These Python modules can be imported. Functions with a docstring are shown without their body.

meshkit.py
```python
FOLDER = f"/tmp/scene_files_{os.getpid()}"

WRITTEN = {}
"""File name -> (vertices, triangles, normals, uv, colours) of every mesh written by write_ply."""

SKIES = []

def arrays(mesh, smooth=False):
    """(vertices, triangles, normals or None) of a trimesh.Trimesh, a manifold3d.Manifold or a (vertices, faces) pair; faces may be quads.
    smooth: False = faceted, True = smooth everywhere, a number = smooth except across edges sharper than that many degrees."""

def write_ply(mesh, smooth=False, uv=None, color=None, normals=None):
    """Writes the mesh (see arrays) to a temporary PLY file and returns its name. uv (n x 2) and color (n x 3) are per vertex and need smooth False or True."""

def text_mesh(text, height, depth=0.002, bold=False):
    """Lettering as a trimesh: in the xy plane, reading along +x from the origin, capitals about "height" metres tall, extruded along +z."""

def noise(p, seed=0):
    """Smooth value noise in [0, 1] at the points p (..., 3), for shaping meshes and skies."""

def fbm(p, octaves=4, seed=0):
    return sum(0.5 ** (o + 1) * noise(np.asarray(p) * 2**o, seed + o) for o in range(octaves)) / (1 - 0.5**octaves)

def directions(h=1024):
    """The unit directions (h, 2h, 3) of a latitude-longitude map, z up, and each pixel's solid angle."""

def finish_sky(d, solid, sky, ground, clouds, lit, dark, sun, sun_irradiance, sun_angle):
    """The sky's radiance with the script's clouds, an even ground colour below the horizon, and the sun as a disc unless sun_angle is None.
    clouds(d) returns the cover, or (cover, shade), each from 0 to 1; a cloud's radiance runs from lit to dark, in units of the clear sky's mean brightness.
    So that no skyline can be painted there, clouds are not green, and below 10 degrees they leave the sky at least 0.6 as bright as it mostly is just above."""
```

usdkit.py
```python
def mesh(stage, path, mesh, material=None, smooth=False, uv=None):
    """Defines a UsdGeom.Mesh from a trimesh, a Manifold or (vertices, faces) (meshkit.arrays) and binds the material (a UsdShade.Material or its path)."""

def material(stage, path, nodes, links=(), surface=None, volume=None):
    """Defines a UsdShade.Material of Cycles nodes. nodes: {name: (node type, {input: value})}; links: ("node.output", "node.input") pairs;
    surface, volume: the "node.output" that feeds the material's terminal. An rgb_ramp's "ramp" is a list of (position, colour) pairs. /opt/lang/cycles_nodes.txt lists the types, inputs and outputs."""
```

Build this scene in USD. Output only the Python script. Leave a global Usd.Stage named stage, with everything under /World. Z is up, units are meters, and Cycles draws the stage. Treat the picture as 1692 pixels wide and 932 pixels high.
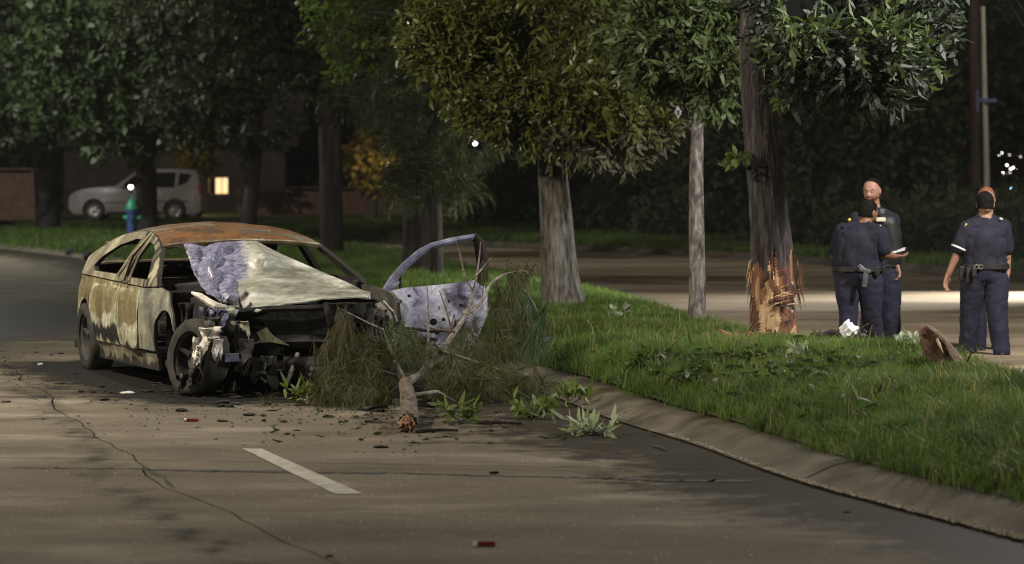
import math, random, numpy as np, trimesh, manifold3d as m3, usdkit, meshkit
from meshkit import fbm, noise
from pxr import Usd, UsdGeom, UsdLux, UsdShade, Gf, Sdf, Vt
from shapely.geometry import Polygon, LineString, box as sbox
from scipy.interpolate import CubicSpline, PchipInterpolator
from scipy.ndimage import zoom as ndzoom

rng = np.random.default_rng(11)
stage = Usd.Stage.CreateInMemory()
UsdGeom.SetStageUpAxis(stage, 'Z')
UsdGeom.Xform.Define(stage, '/World')
UsdGeom.Scope.Define(stage, '/World/Looks')

# ------------------------------------------------------------------ camera, sky, key light
F, CX, HY, H = 4700.0, 846.0, 273.0, 2.0            # lens in photo pixels, horizon row, eye height
cam = UsdGeom.Camera.Define(stage, '/World/camera')
cam.CreateHorizontalApertureAttr(36.0)
cam.CreateVerticalApertureAttr(36.0 * 564 / 1024)
cam.CreateFocalLengthAttr(36.0 * F / 1692)
cam.CreateVerticalApertureOffsetAttr(-(466 - HY) * 36.0 / 1692)
cam.CreateFStopAttr(2.4)
cam.CreateFocusDistanceAttr(24.5)
cam.CreateExposureAttr(0.45)
cam.CreateClippingRangeAttr(Gf.Vec2f(0.1, 5000))
cx = UsdGeom.Xformable(cam)
cx.AddTranslateOp().Set(Gf.Vec3d(0, 0, H))
cx.AddRotateXOp().Set(90.0)

KEY_DIR = np.array([-0.50, -0.80, 0.30]); KEY_DIR /= np.linalg.norm(KEY_DIR)    # towards the light
KEY_INT, SKY_STR = 0.13, 0.0016
key_el = math.asin(KEY_DIR[2]); key_rot = math.atan2(KEY_DIR[0], KEY_DIR[1])
skym = usdkit.material(stage, '/World/Looks/night_sky', {
    's': ('sky_texture', dict(sky_type='single_scattering', sun_disc=False, sun_elevation=key_el, sun_rotation=key_rot)),
    'd': ('hsv', dict(saturation=0.25, value=1.0)),
    'b': ('background_shader', dict(strength=SKY_STR))}, [('s.color', 'd.color'), ('d.color', 'b.color')], surface='b.background')
dome = UsdLux.DomeLight.Define(stage, '/World/sky')
UsdShade.MaterialBindingAPI.Apply(dome.GetPrim()).Bind(skym)
dome.GetPrim().SetCustomDataByKey('kind', 'structure')
added_key = UsdLux.DistantLight.Define(stage, '/World/added_key_light')  # added warm key from behind the camera, standing in for street glow
added_key.CreateIntensityAttr(KEY_INT); added_key.CreateAngleAttr(0.5); added_key.CreateColorAttr(Gf.Vec3f(1.0, 0.89, 0.72))
added_key.CreateNormalizeAttr(True)
_d = -KEY_DIR                                              # the light shines along its -z
added_key_m = Gf.Matrix4d().SetRotate(Gf.Rotation(Gf.Vec3d(0, 0, -1), Gf.Vec3d(*map(float, _d))))
UsdGeom.Xformable(added_key).AddTransformOp().Set(added_key_m)

HAZE = 0.00015
HEAD_INT = 48000.0
LAMPS = dict(   # unseen lamps outside the frame, standing in for the light on the scene: position, radius, radiance, colour
    kerb=((-7.4, 24.0, 6.4), 0.32, 760.0, (1.0, 0.89, 0.71)),
    verge=((14.5, 61.0, 7.0), 0.25, 330.0, (1.0, 0.88, 0.66)),
    right=((7.4, 26.0, 6.2), 0.32, 860.0, (1.0, 0.97, 0.90)),
    left=((-15.5, 60.0, 8.5), 0.20, 3000.0, (0.96, 1.0, 0.92)))

# ------------------------------------------------------------------ helpers
def P(px, py, Z):
    return np.array([(px - CX) / F * Z, Z, H - (py - HY) / F * Z])
def G(px, py, h=0.0):
    return P(px, py, (H - h) * F / (py - HY))

USED = set()
def numbered(path):
    p, k = path, 0
    while p in USED:
        k += 1; p = f'{path}_{k:03d}'
    USED.add(p)
    return p
def tag(prim, label=None, cat=None, group=None, kind=None):
    for k, v in (('label', label), ('category', cat), ('group', group), ('kind', kind)):
        if v: prim.SetCustomDataByKey(k, v)
    return prim
def xf(name, loc=(0, 0, 0), rz=0.0, parent='/World'):
    p = numbered(f'{parent}/{name}')
    x = UsdGeom.Xform.Define(stage, p)
    x.AddTranslateOp().Set(Gf.Vec3d(*map(float, loc))); x.AddRotateZOp().Set(float(rz))
    return p
def thing(name, label, cat, loc=(0, 0, 0), rz=0.0, group=None, kind=None):
    p = xf(name, loc, rz)
    tag(stage.GetPrimAtPath(p), label, cat, group, kind)
    return p
def obj(name, mesh, m, parent='/World', smooth=False, label=None, cat=None, group=None, kind=None, attrs=None):
    p = numbered(f'{parent}/{name}')
    g = usdkit.mesh(stage, p, mesh, MATS[m] if isinstance(m, str) else m, smooth=smooth)
    if attrs and smooth not in (False, True):
        from scipy.spatial import cKDTree
        near = cKDTree(np.asarray(mesh.vertices)).query(np.array(g.GetPointsAttr().Get()))[1]
        attrs = {k: np.asarray(v)[near] for k, v in attrs.items()}
    for k, v in (attrs or {}).items():
        UsdGeom.PrimvarsAPI(g).CreatePrimvar(k, Sdf.ValueTypeNames.FloatArray, 'vertex').Set(Vt.FloatArray.FromNumpy(np.asarray(v, np.float32)))
    tag(g.GetPrim(), label, cat, group, kind)
    return p
def copy_of(src, name, loc, rz, label=None, cat=None, group=None, scale=None):
    p = numbered(f'/World/{name}')
    x = UsdGeom.Xform.Define(stage, p)
    x.GetPrim().GetReferences().AddInternalReference(src)
    x.ClearXformOpOrder()
    x.AddTranslateOp(opSuffix='c').Set(Gf.Vec3d(*map(float, loc))); x.AddRotateZOp(opSuffix='c').Set(float(rz))
    if scale is not None: x.AddScaleOp(opSuffix='c').Set(Gf.Vec3f(scale, scale, scale))
    x.GetPrim().SetInstanceable(True)
    tag(x.GetPrim(), label, cat, group)
    return p
cat_ = trimesh.util.concatenate
def tm(v, f): return trimesh.Trimesh(np.asarray(v, float), np.asarray(f, int), process=False)
def box(cx, cy, cz, sx, sy, sz, bev=0.0, rz=0, rx=0, ry=0):
    if bev > 0:
        b = [m3.Manifold.cube([sx - 2 * bev if i != a and False else (sx - 2 * bev), sy - 2 * bev, sz - 2 * bev], True) for i in [0] for a in [0]][0]
        q = []
        for dx in (-1, 1):
            for dy in (-1, 1):
                for dz in (-1, 1):
                    q.append(m3.Manifold.sphere(bev, 8).translate([dx * (sx / 2 - bev), dy * (sy / 2 - bev), dz * (sz / 2 - bev)]))
        mm = m3.Manifold.batch_hull(q).to_mesh()
        t = tm(mm.vert_properties[:, :3], mm.tri_verts)
    else:
        t = trimesh.creation.box([sx, sy, sz])
    R = trimesh.transformations.euler_matrix(math.radians(rx), math.radians(ry), math.radians(rz))
    t.apply_transform(R); t.apply_translation([cx, cy, cz])
    return t
def tube(pts, rad, sides=8, cap=True):
    p = np.asarray(pts, float); n = len(p)
    r = np.broadcast_to(np.asarray(rad, float), (n,))
    t = np.gradient(p, axis=0); t /= np.linalg.norm(t, axis=1, keepdims=True) + 1e-12
    ref = np.array([0, 0, 1.0]) if abs(t[:, 2]).mean() < 0.8 else np.array([0, 1.0, 0])
    a = np.cross(t, ref); a /= np.linalg.norm(a, axis=1, keepdims=True) + 1e-12
    b = np.cross(t, a)
    an = np.arange(sides) * 2 * np.pi / sides
    v = p[:, None] + r[:, None, None] * (np.cos(an)[None, :, None] * a[:, None] + np.sin(an)[None, :, None] * b[:, None])
    i, j = np.meshgrid(np.arange(n - 1), np.arange(sides), indexing='ij')
    A, B, C, D = i * sides + j, i * sides + (j + 1) % sides, (i + 1) * sides + (j + 1) % sides, (i + 1) * sides + j
    f = np.vstack([np.stack([A, C, B], -1).reshape(-1, 3), np.stack([A, D, C], -1).reshape(-1, 3)])
    v = v.reshape(-1, 3)
    if cap:
        v = np.vstack([v, p[:1], p[-1:]]); k = n * sides
        j = np.arange(sides)
        f = np.vstack([f, np.stack([np.full(sides, k), j, (j + 1) % sides], -1), np.stack([np.full(sides, k + 1), (n - 1) * sides + (j + 1) % sides, (n - 1) * sides + j], -1)])
    return tm(v, f)
def lathe(prof, n=28, axis='y'):
    prof = np.asarray(prof, float)      # (r, h)
    an = np.arange(n) * 2 * np.pi / n
    v = np.stack([prof[:, None, 0] * np.cos(an), prof[:, None, 0] * np.sin(an), np.broadcast_to(prof[:, None, 1], (len(prof), n))], -1).reshape(-1, 3)
    i, j = np.meshgrid(np.arange(len(prof) - 1), np.arange(n), indexing='ij')
    A, B, C, D = i * n + j, i * n + (j + 1) % n, (i + 1) * n + (j + 1) % n, (i + 1) * n + j
    f = np.vstack([np.stack([A, B, C], -1).reshape(-1, 3), np.stack([A, C, D], -1).reshape(-1, 3)])
    if axis == 'y': v = v[:, [0, 2, 1]]; f = f[:, ::-1]
    if axis == 'x': v = v[:, [2, 0, 1]]
    return tm(v, f)
def ball(c, r, sub=2, s=(1, 1, 1)):
    t = trimesh.creation.icosphere(sub, r); t.apply_scale(s); t.apply_translation(c); return t
def gridmesh(V):
    """V: (n, m, 3)"""
    n, m = V.shape[:2]
    i, j = np.meshgrid(np.arange(n - 1), np.arange(m - 1), indexing='ij')
    A = i * m + j
    f = np.vstack([np.stack([A, A + m, A + m + 1], -1).reshape(-1, 3), np.stack([A, A + m + 1, A + 1], -1).reshape(-1, 3)])
    return tm(V.reshape(-1, 3), f)
def cells(poly, cell):
    """polygon -> (2-D vertices, triangles), finely cut on a grid, shared vertices merged"""
    import mapbox_earcut  # noqa
    x0, y0, x1, y1 = poly.bounds
    vs, fs, k = [], [], 0
    from shapely.prepared import prep
    pp = prep(poly)
    for a in np.arange(math.floor(x0 / cell) * cell, x1, cell):
        for b in np.arange(math.floor(y0 / cell) * cell, y1, cell):
            c = sbox(a, b, a + cell, b + cell)
            if pp.contains(c):
                vs.append([(a, b), (a + cell, b), (a + cell, b + cell), (a, b + cell)]); fs.append([(k, k + 1, k + 2), (k, k + 2, k + 3)]); k += 4
            elif pp.intersects(c):
                g = poly.intersection(c)
                for q in getattr(g, 'geoms', [g]):
                    if q.geom_type == 'Polygon' and q.area > 1e-9:
                        vv, ff = trimesh.creation.triangulate_polygon(q, engine='earcut')
                        if len(ff):
                            vs.append(np.asarray(vv)); fs.append(np.asarray(ff) + k); k += len(vv)
    v = np.vstack(vs); f = np.vstack([np.asarray(q) for q in fs])
    key = np.round(v / 1e-5).astype(np.int64)
    _, first, inv = np.unique(key, axis=0, return_index=True, return_inverse=True)
    f = inv.ravel()[f]; v = v[first]
    e1, e2 = v[f[:, 1]] - v[f[:, 0]], v[f[:, 2]] - v[f[:, 0]]
    area = e1[:, 0] * e2[:, 1] - e1[:, 1] * e2[:, 0]
    f[area < 0] = f[area < 0][:, ::-1]
    return v, f[np.abs(area) > 1e-12]
def boundary(f):
    e = np.vstack([f[:, [0, 1]], f[:, [1, 2]], f[:, [2, 0]]])
    s = np.sort(e, 1)
    _, idx, cnt = np.unique(s, axis=0, return_index=True, return_counts=True)
    return e[idx[cnt == 1]]
def shell(v_out, v_in, f):
    n = len(v_out); be = boundary(f)
    side = np.vstack([np.stack([be[:, 0], be[:, 0] + n, be[:, 1] + n], -1), np.stack([be[:, 0], be[:, 1] + n, be[:, 1]], -1)])
    return tm(np.vstack([v_out, v_in]), np.vstack([f, f[:, ::-1] + n, side]))
def thicken(mesh, t):
    mesh.fix_normals() if False else None
    n = np.array(mesh.vertex_normals)
    return shell(np.array(mesh.vertices), np.array(mesh.vertices) - n * t, np.array(mesh.faces))
def hullchain(bones, sub=14):
    """bones: list of ((x,y,z), r, (x,y,z), r) -> one manifold"""
    out = []
    for a, ra, b, rb in bones:
        A = m3.Manifold.sphere(ra, sub).translate(list(map(float, a))); B = m3.Manifold.sphere(rb, sub).translate(list(map(float, b)))
        out.append(m3.Manifold.batch_hull([A, B]))
    return m3.Manifold.batch_boolean(out, m3.OpType.Add)
def smooth_body(man, edge=0.025, it=10):
    mm = man.refine_to_length(edge).to_mesh()
    t = trimesh.Trimesh(mm.vert_properties[:, :3], mm.tri_verts, process=True)
    trimesh.smoothing.filter_taubin(t, lamb=0.5, nu=0.53, iterations=it)
    return t

# ------------------------------------------------------------------ materials
MATS = {}
def mat(name, ramp, scale=6.0, rough=0.85, spec=0.3, metallic=0.0, bump=0.0, bscale=40.0, stretch=(1, 1, 1), detail=5.0, dist=0.0, world=False, rough2=None, coat=0.0, roughness=0.55):
    """noise -> colour ramp, a finer noise -> bump"""
    if not isinstance(ramp[0], (tuple, list)): ramp = [(0.0, ramp), (1.0, ramp)]
    nodes = {'t': ('geometry', {}) if world else ('texture_coordinate', {}), 'm': ('mapping', dict(scale=stretch)),
             'n': ('noise_texture', dict(scale=scale, detail=detail, roughness=roughness, distortion=dist)), 'r': ('rgb_ramp', dict(ramp=ramp)),
             'p': ('principled_bsdf', dict(roughness=rough, specular_ior_level=spec, metallic=metallic, coat_weight=coat))}
    links = [('t.position' if world else 't.object', 'm.vector'), ('m.vector', 'n.vector'), ('n.fac', 'r.fac'), ('r.color', 'p.base_color')]
    if rough2 is not None:
        nodes['q'] = ('map_range', dict(from_min=0.35, from_max=0.65, to_min=rough, to_max=rough2, clamp=True)); links += [('n.fac', 'q.value'), ('q.result', 'p.roughness')]
    if bump > 0:
        nodes['bn'] = ('noise_texture', dict(scale=bscale, detail=4.0, roughness=0.6)); nodes['b'] = ('bump', dict(strength=min(1.0, bump), distance=0.02))
        links += [('m.vector', 'bn.vector'), ('bn.fac', 'b.height'), ('b.normal', 'p.normal')]
    MATS[name] = usdkit.material(stage, f'/World/Looks/{name}', nodes, links, surface='p.BSDF')
def leafmat(name, cols, rough=0.55, trans=0.25, spec=0.25, patch=None):
    tr = [(c[0] * 1.3, c[1] * 1.3, c[2] * 0.7) for c in cols]
    MATS[name] = usdkit.material(stage, f'/World/Looks/{name}', {
        'g': ('geometry', {}), 'r': ('rgb_ramp', dict(ramp=[(i / (len(cols) - 1), c) for i, c in enumerate(cols)])),
        'r2': ('rgb_ramp', dict(ramp=[(i / (len(cols) - 1), c) for i, c in enumerate(tr)])),
        'p': ('principled_bsdf', dict(roughness=rough, specular_ior_level=spec)), 'tl': ('translucent_bsdf', {}), 'mx': ('mix_closure', dict(fac=trans))},
        [('g.random_per_island', 'r.fac'), ('g.random_per_island', 'r2.fac'), ('r.color', 'p.base_color'), ('r2.color', 'tl.color'), ('p.BSDF', 'mx.closure1'), ('tl.BSDF', 'mx.closure2')], surface='mx.closure')
def lawnmat(name, cols, rough=0.7, trans=0.4):
    MATS[name] = usdkit.material(stage, f'/World/Looks/{name}', {
        'g': ('geometry', {}), 'r': ('rgb_ramp', dict(ramp=[(i / (len(cols) - 1), c) for i, c in enumerate(cols)])), 'mp': ('mapping', dict(scale=(1.0, .55, 0.0))),
        'n': ('noise_texture', dict(scale=1.7, detail=4.0, roughness=0.6)), 'q': ('rgb_ramp', dict(ramp=[(0.30, (0.35, 0.36, 0.35)), (0.43, (0.75, 0.72, 0.70)), (0.52, (1.0, 1.0, 1.0)), (0.62, (1.35, 1.18, 1.25)), (0.72, (1.7, 1.35, 1.5))])), 'x': ('mix', dict(mix_type='multiply', fac=1.0)),
        'p': ('principled_bsdf', dict(roughness=rough, specular_ior_level=.12)), 'tl': ('translucent_bsdf', {}), 'mx': ('mix_closure', dict(fac=trans))},
        [('g.random_per_island', 'r.fac'), ('g.position', 'mp.vector'), ('mp.vector', 'n.vector'), ('n.fac', 'q.fac'), ('r.color', 'x.color1'), ('q.color', 'x.color2'), ('x.color', 'p.base_color'), ('x.color', 'tl.color'), ('p.BSDF', 'mx.closure1'), ('tl.BSDF', 'mx.closure2')], surface='mx.closure')
def emat(name, col, strength):
    MATS[name] = usdkit.material(stage, f'/World/Looks/{name}', {'e': ('emission', dict(color=col, strength=strength))}, surface='e.emission')

# stone, road, earth
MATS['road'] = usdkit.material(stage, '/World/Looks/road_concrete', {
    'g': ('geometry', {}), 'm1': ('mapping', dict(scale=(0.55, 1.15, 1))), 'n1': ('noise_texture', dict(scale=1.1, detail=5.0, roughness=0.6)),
    'r1': ('rgb_ramp', dict(ramp=[(0.25, (0.068, 0.058, 0.044)), (0.42, (0.102, 0.088, 0.068)), (0.56, (0.124, 0.107, 0.084)), (0.65, (0.165, 0.145, 0.118)), (0.74, (0.23, 0.207, 0.174)), (0.8, (0.26, 0.235, 0.195))])),  # palest steps stand in for streaks of light, painted into the road colour
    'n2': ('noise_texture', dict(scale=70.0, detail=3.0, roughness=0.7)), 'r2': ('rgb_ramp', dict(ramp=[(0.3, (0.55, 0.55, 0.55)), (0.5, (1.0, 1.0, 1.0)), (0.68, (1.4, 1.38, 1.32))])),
    'x1': ('mix', dict(mix_type='multiply', fac=1.0)),
    'v': ('voronoi_texture', dict(scale=26.0)), 'vl': ('math', dict(math_type='less_than', value2=0.12)), 'wn': ('separate_color', {}), 'wg': ('math', dict(math_type='greater_than', value2=0.88)), 'vm': ('math', dict(math_type='multiply')),
    'x2': ('mix', dict(mix_type='mix', color2=(0.75, 0.70, 0.60))),
    'aw': ('attribute', dict(attribute='wet')), 'as': ('attribute', dict(attribute='soot')),
    'nw': ('noise_texture', dict(scale=3.0, detail=6.0, roughness=0.65)), 'wa': ('math', dict(math_type='add')), 'ws': ('map_range', dict(range_type='smoothstep', from_min=0.85, from_max=1.10, to_min=0.0, to_max=1.0, clamp=True)),
    'sa': ('math', dict(math_type='add')), 'ss': ('map_range', dict(range_type='smoothstep', from_min=0.8, from_max=1.2, to_min=0.0, to_max=1.0, clamp=True)),
    'x3': ('mix', dict(mix_type='mix', color2=(0.020, 0.017, 0.013))), 'x4': ('mix', dict(mix_type='mix', color2=(0.014, 0.013, 0.012))),
    'wf': ('math', dict(math_type='multiply', value2=0.88)), 'rr': ('map_range', dict(from_min=0.0, from_max=1.0, to_min=0.9, to_max=0.7)),
    'b': ('bump', dict(strength=0.35, distance=0.01)), 'p': ('principled_bsdf', dict(specular_ior_level=0.04))},
    [('g.position', 'm1.vector'), ('m1.vector', 'n1.vector'), ('n1.fac', 'r1.fac'), ('g.position', 'n2.vector'), ('n2.fac', 'r2.fac'), ('r1.color', 'x1.color1'), ('r2.color', 'x1.color2'),
     ('g.position', 'v.vector'), ('v.distance', 'vl.value1'), ('v.color', 'wn.color'), ('wn.r', 'wg.value1'), ('vl.value', 'vm.value1'), ('wg.value', 'vm.value2'), ('x1.color', 'x2.color1'), ('vm.value', 'x2.fac'),
     ('g.position', 'nw.vector'), ('nw.fac', 'wa.value1'), ('aw.fac', 'wa.value2'), ('wa.value', 'ws.value'), ('nw.fac', 'sa.value1'), ('as.fac', 'sa.value2'), ('sa.value', 'ss.value'),
     ('ws.result', 'wf.value1'), ('x2.color', 'x3.color1'), ('wf.value', 'x3.fac'), ('x3.color', 'x4.color1'), ('ss.result', 'x4.fac'), ('x4.color', 'p.base_color'),
     ('ws.result', 'rr.value'), ('rr.result', 'p.roughness'), ('n2.fac', 'b.height'), ('b.normal', 'p.normal')], surface='p.BSDF')
mat('kerb', [(0.3, (0.030, 0.026, 0.019)), (0.44, (0.068, 0.059, 0.044)), (0.55, (0.092, 0.080, 0.061)), (0.68, (0.125, 0.11, 0.086)), (0.78, (0.06, 0.053, 0.040))], scale=2.0, spec=.08, bump=0.25, bscale=60, world=True)
mat('joint', (0.012, 0.011, 0.010))
mat('gravel', [(0.3, (0.12, 0.105, 0.08)), (0.6, (0.42, 0.38, 0.30))], scale=60, bump=0.6)
mat('paint', [(0.35, (0.20, 0.185, 0.155)), (0.6, (0.32, 0.30, 0.26))], scale=9, bump=0.2, world=True)
mat('earth', [(0.3, (0.030, 0.034, 0.014)), (0.6, (0.055, 0.062, 0.022)), (0.75, (0.075, 0.060, 0.035))], scale=1.5, bump=0.6, bscale=25, world=True)
mat('far_grass', [(0.3, (0.035, 0.060, 0.014)), (0.6, (0.075, 0.105, 0.028))], scale=1.2, bump=0.8, bscale=12, world=True)
mat('far_road', [(0.32, (0.045, 0.035, 0.025)), (0.40, (0.15, 0.117, 0.080)), (0.54, (0.235, 0.187, 0.132)), (0.7, (0.31, 0.26, 0.19))], scale=.5, stretch=(.35, 1.2, 1), spec=.08, world=True, rough=.8)  # warm light on this carriageway is put into the browner, brighter colour
mat('brick_wall', [(0.35, (0.085, 0.050, 0.038)), (0.65, (0.13, 0.080, 0.060))], scale=8, bump=0.4)
mat('stucco', [(0.35, (0.022, 0.017, 0.014)), (0.65, (0.034, 0.027, 0.022))], scale=3, bump=0.2)
mat('roof_tile', [(0.3, (0.03, 0.027, 0.025)), (0.7, (0.06, 0.05, 0.045))], scale=9, bump=0.4)
mat('timber', [(0.35, (0.07, 0.05, 0.035)), (0.65, (0.12, 0.088, 0.06))], scale=5, stretch=(1, 1, .2), bump=0.5)
# bark, foliage
mat('bark_grey', [(0.36, (0.018, 0.016, 0.014)), (0.46, (0.060, 0.054, 0.047)), (0.56, (0.115, 0.106, 0.092)), (0.66, (0.16, 0.15, 0.13))], scale=15, stretch=(1, 1, .16), bump=1.0, bscale=34, roughness=.7)
mat('bark_dark', [(0.3, (0.022, 0.019, 0.017)), (0.6, (0.065, 0.055, 0.048))], scale=9, stretch=(1, 1, .2), bump=1.0, bscale=26)
mat('bark_pale', [(0.36, (0.028, 0.025, 0.024)), (0.5, (0.11, 0.098, 0.092)), (0.64, (0.23, 0.21, 0.195))], scale=19, roughness=.7, stretch=(1, 1, .3), bump=0.8, bscale=30)
mat('bark_pine', [(0.36, (0.022, 0.016, 0.012)), (0.48, (0.085, 0.062, 0.045)), (0.56, (0.13, 0.10, 0.076)), (0.66, (0.24, 0.20, 0.16))], scale=22, roughness=.7, bump=1.0, bscale=40)
mat('bark_log', [(0.3, (0.06, 0.035, 0.026)), (0.5, (0.16, 0.095, 0.065)), (0.7, (0.28, 0.18, 0.125))], scale=13, bump=1.0, bscale=40)
mat('bark_branch', [(0.3, (0.07, 0.055, 0.045)), (0.5, (0.17, 0.145, 0.12)), (0.7, (0.30, 0.27, 0.24))], scale=16, bump=0.8, bscale=40)
mat('raw_wood', [(0.3, (0.22, 0.115, 0.055)), (0.48, (0.44, 0.28, 0.16)), (0.66, (0.62, 0.48, 0.33))], scale=7, stretch=(1, 1, .18), bump=0.6, bscale=30)
mat('raw_wood_red', [(0.3, (0.075, 0.030, 0.016)), (0.55, (0.18, 0.085, 0.045)), (0.75, (0.32, 0.18, 0.10))], scale=9, stretch=(1, 1, .2), bump=0.6, bscale=30)
leafmat('leaf_olive', [(0.085, 0.095, 0.020), (0.165, 0.180, 0.038), (0.26, 0.255, 0.060), (0.20, 0.15, 0.06), (0.14, 0.19, 0.04), (0.42, 0.41, 0.14)], rough=0.42, spec=0.5)
leafmat('leaf_dusty', [(0.11, 0.105, 0.066), (0.18, 0.17, 0.115), (0.26, 0.245, 0.175), (0.14, 0.155, 0.085)])
leafmat('leaf_mix', [(0.065, 0.09, 0.035), (0.12, 0.155, 0.065), (0.17, 0.20, 0.11), (0.11, 0.13, 0.04), (0.24, 0.26, 0.10)])
leafmat('leaf_grey', [(0.036, 0.046, 0.032), (0.068, 0.078, 0.060), (0.11, 0.118, 0.098), (0.055, 0.085, 0.032)])
leafmat('leaf_deep', [(0.030, 0.046, 0.015), (0.052, 0.080, 0.026), (0.085, 0.12, 0.044), (0.07, 0.10, 0.028)], rough=0.5, spec=0.35)
leafmat('leaf_bright', [(0.10, 0.155, 0.026), (0.17, 0.235, 0.040), (0.26, 0.30, 0.055)], trans=0.35)
leafmat('leaf_night', [(0.028, 0.034, 0.017), (0.048, 0.058, 0.027), (0.072, 0.078, 0.036)], rough=0.7, spec=0.2)
leafmat('leaf_lamplit', [(0.16, 0.12, 0.03), (0.25, 0.19, 0.05), (0.18, 0.17, 0.04)])  # amber lamp light put into the leaf colour
leafmat('leaf_twig', [(0.12, 0.16, 0.05), (0.22, 0.25, 0.10), (0.30, 0.32, 0.16), (0.36, 0.36, 0.23)])
leafmat('leaf_litter', [(0.03, 0.045, 0.016), (0.07, 0.085, 0.03), (0.12, 0.10, 0.05), (0.16, 0.19, 0.09), (0.035, 0.03, 0.02)])
leafmat('leaf_pale', [(0.30, 0.36, 0.27), (0.45, 0.52, 0.42), (0.20, 0.28, 0.17)])
leafmat('needle_dark', [(0.030, 0.040, 0.012), (0.055, 0.065, 0.022), (0.075, 0.075, 0.03)])
leafmat('needle_fallen', [(0.06, 0.066, 0.026), (0.10, 0.105, 0.042), (0.15, 0.145, 0.065), (0.09, 0.08, 0.045)])
leafmat('needle_brown', [(0.075, 0.068, 0.034), (0.13, 0.118, 0.062), (0.10, 0.10, 0.045)])
leafmat('needle_green', [(0.065, 0.105, 0.060), (0.10, 0.15, 0.085), (0.15, 0.195, 0.12)])
lawnmat('grass_blade', [(0.095, 0.160, 0.034), (0.145, 0.232, 0.050), (0.20, 0.295, 0.075), (0.31, 0.35, 0.13)])
leafmat('grass_dry', [(0.28, 0.26, 0.13), (0.36, 0.33, 0.18)], trans=0.3)
leafmat('grass_dark', [(0.055, 0.080, 0.024), (0.085, 0.115, 0.036)], trans=0.3)
# things
mat('tyre', [(0.35, (0.018, 0.017, 0.016)), (0.65, (0.045, 0.042, 0.038))], scale=12, rough=0.9, bump=0.3)
mat('soot', [(0.35, (0.008, 0.008, 0.008)), (0.65, (0.028, 0.026, 0.024))], scale=7, rough=0.95, bump=0.6, bscale=25)
mat('soot_grey', [(0.35, (0.022, 0.021, 0.020)), (0.65, (0.085, 0.08, 0.07))], scale=7, rough=0.9, bump=0.6, bscale=25)
mat('white_melt', [(0.3, (0.22, 0.20, 0.19)), (0.5, (0.50, 0.47, 0.43)), (0.7, (0.66, 0.63, 0.58))], scale=9, rough=0.7, bump=0.4)
mat('lilac', [(0.3, (0.13, 0.12, 0.26)), (0.6, (0.36, 0.34, 0.60))], scale=6, rough=0.6, bump=0.3)
mat('steel', [(0.35, (0.10, 0.095, 0.085)), (0.65, (0.28, 0.26, 0.23))], scale=11, rough=0.55, metallic=0.5, bump=0.3)
mat('navy', [(0.35, (0.0075, 0.0075, 0.0155)), (0.65, (0.0125, 0.0125, 0.024))], scale=5, rough=0.85, bump=0.35, bscale=9)
mat('navy_trousers', [(0.35, (0.009, 0.009, 0.021)), (0.65, (0.0145, 0.0145, 0.032))], scale=5, rough=0.85, bump=0.35, bscale=9)
mat('black', [(0.35, (0.010, 0.010, 0.011)), (0.65, (0.022, 0.021, 0.022))], scale=9, rough=0.5, bump=0.2)
mat('gun_grey', [(0.35, (0.07, 0.07, 0.08)), (0.65, (0.12, 0.12, 0.135))], scale=14, rough=0.45, metallic=0.3)
mat('skin_dark', [(0.35, (0.15, 0.075, 0.045)), (0.65, (0.20, 0.105, 0.065))], scale=8, rough=0.55)
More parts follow.
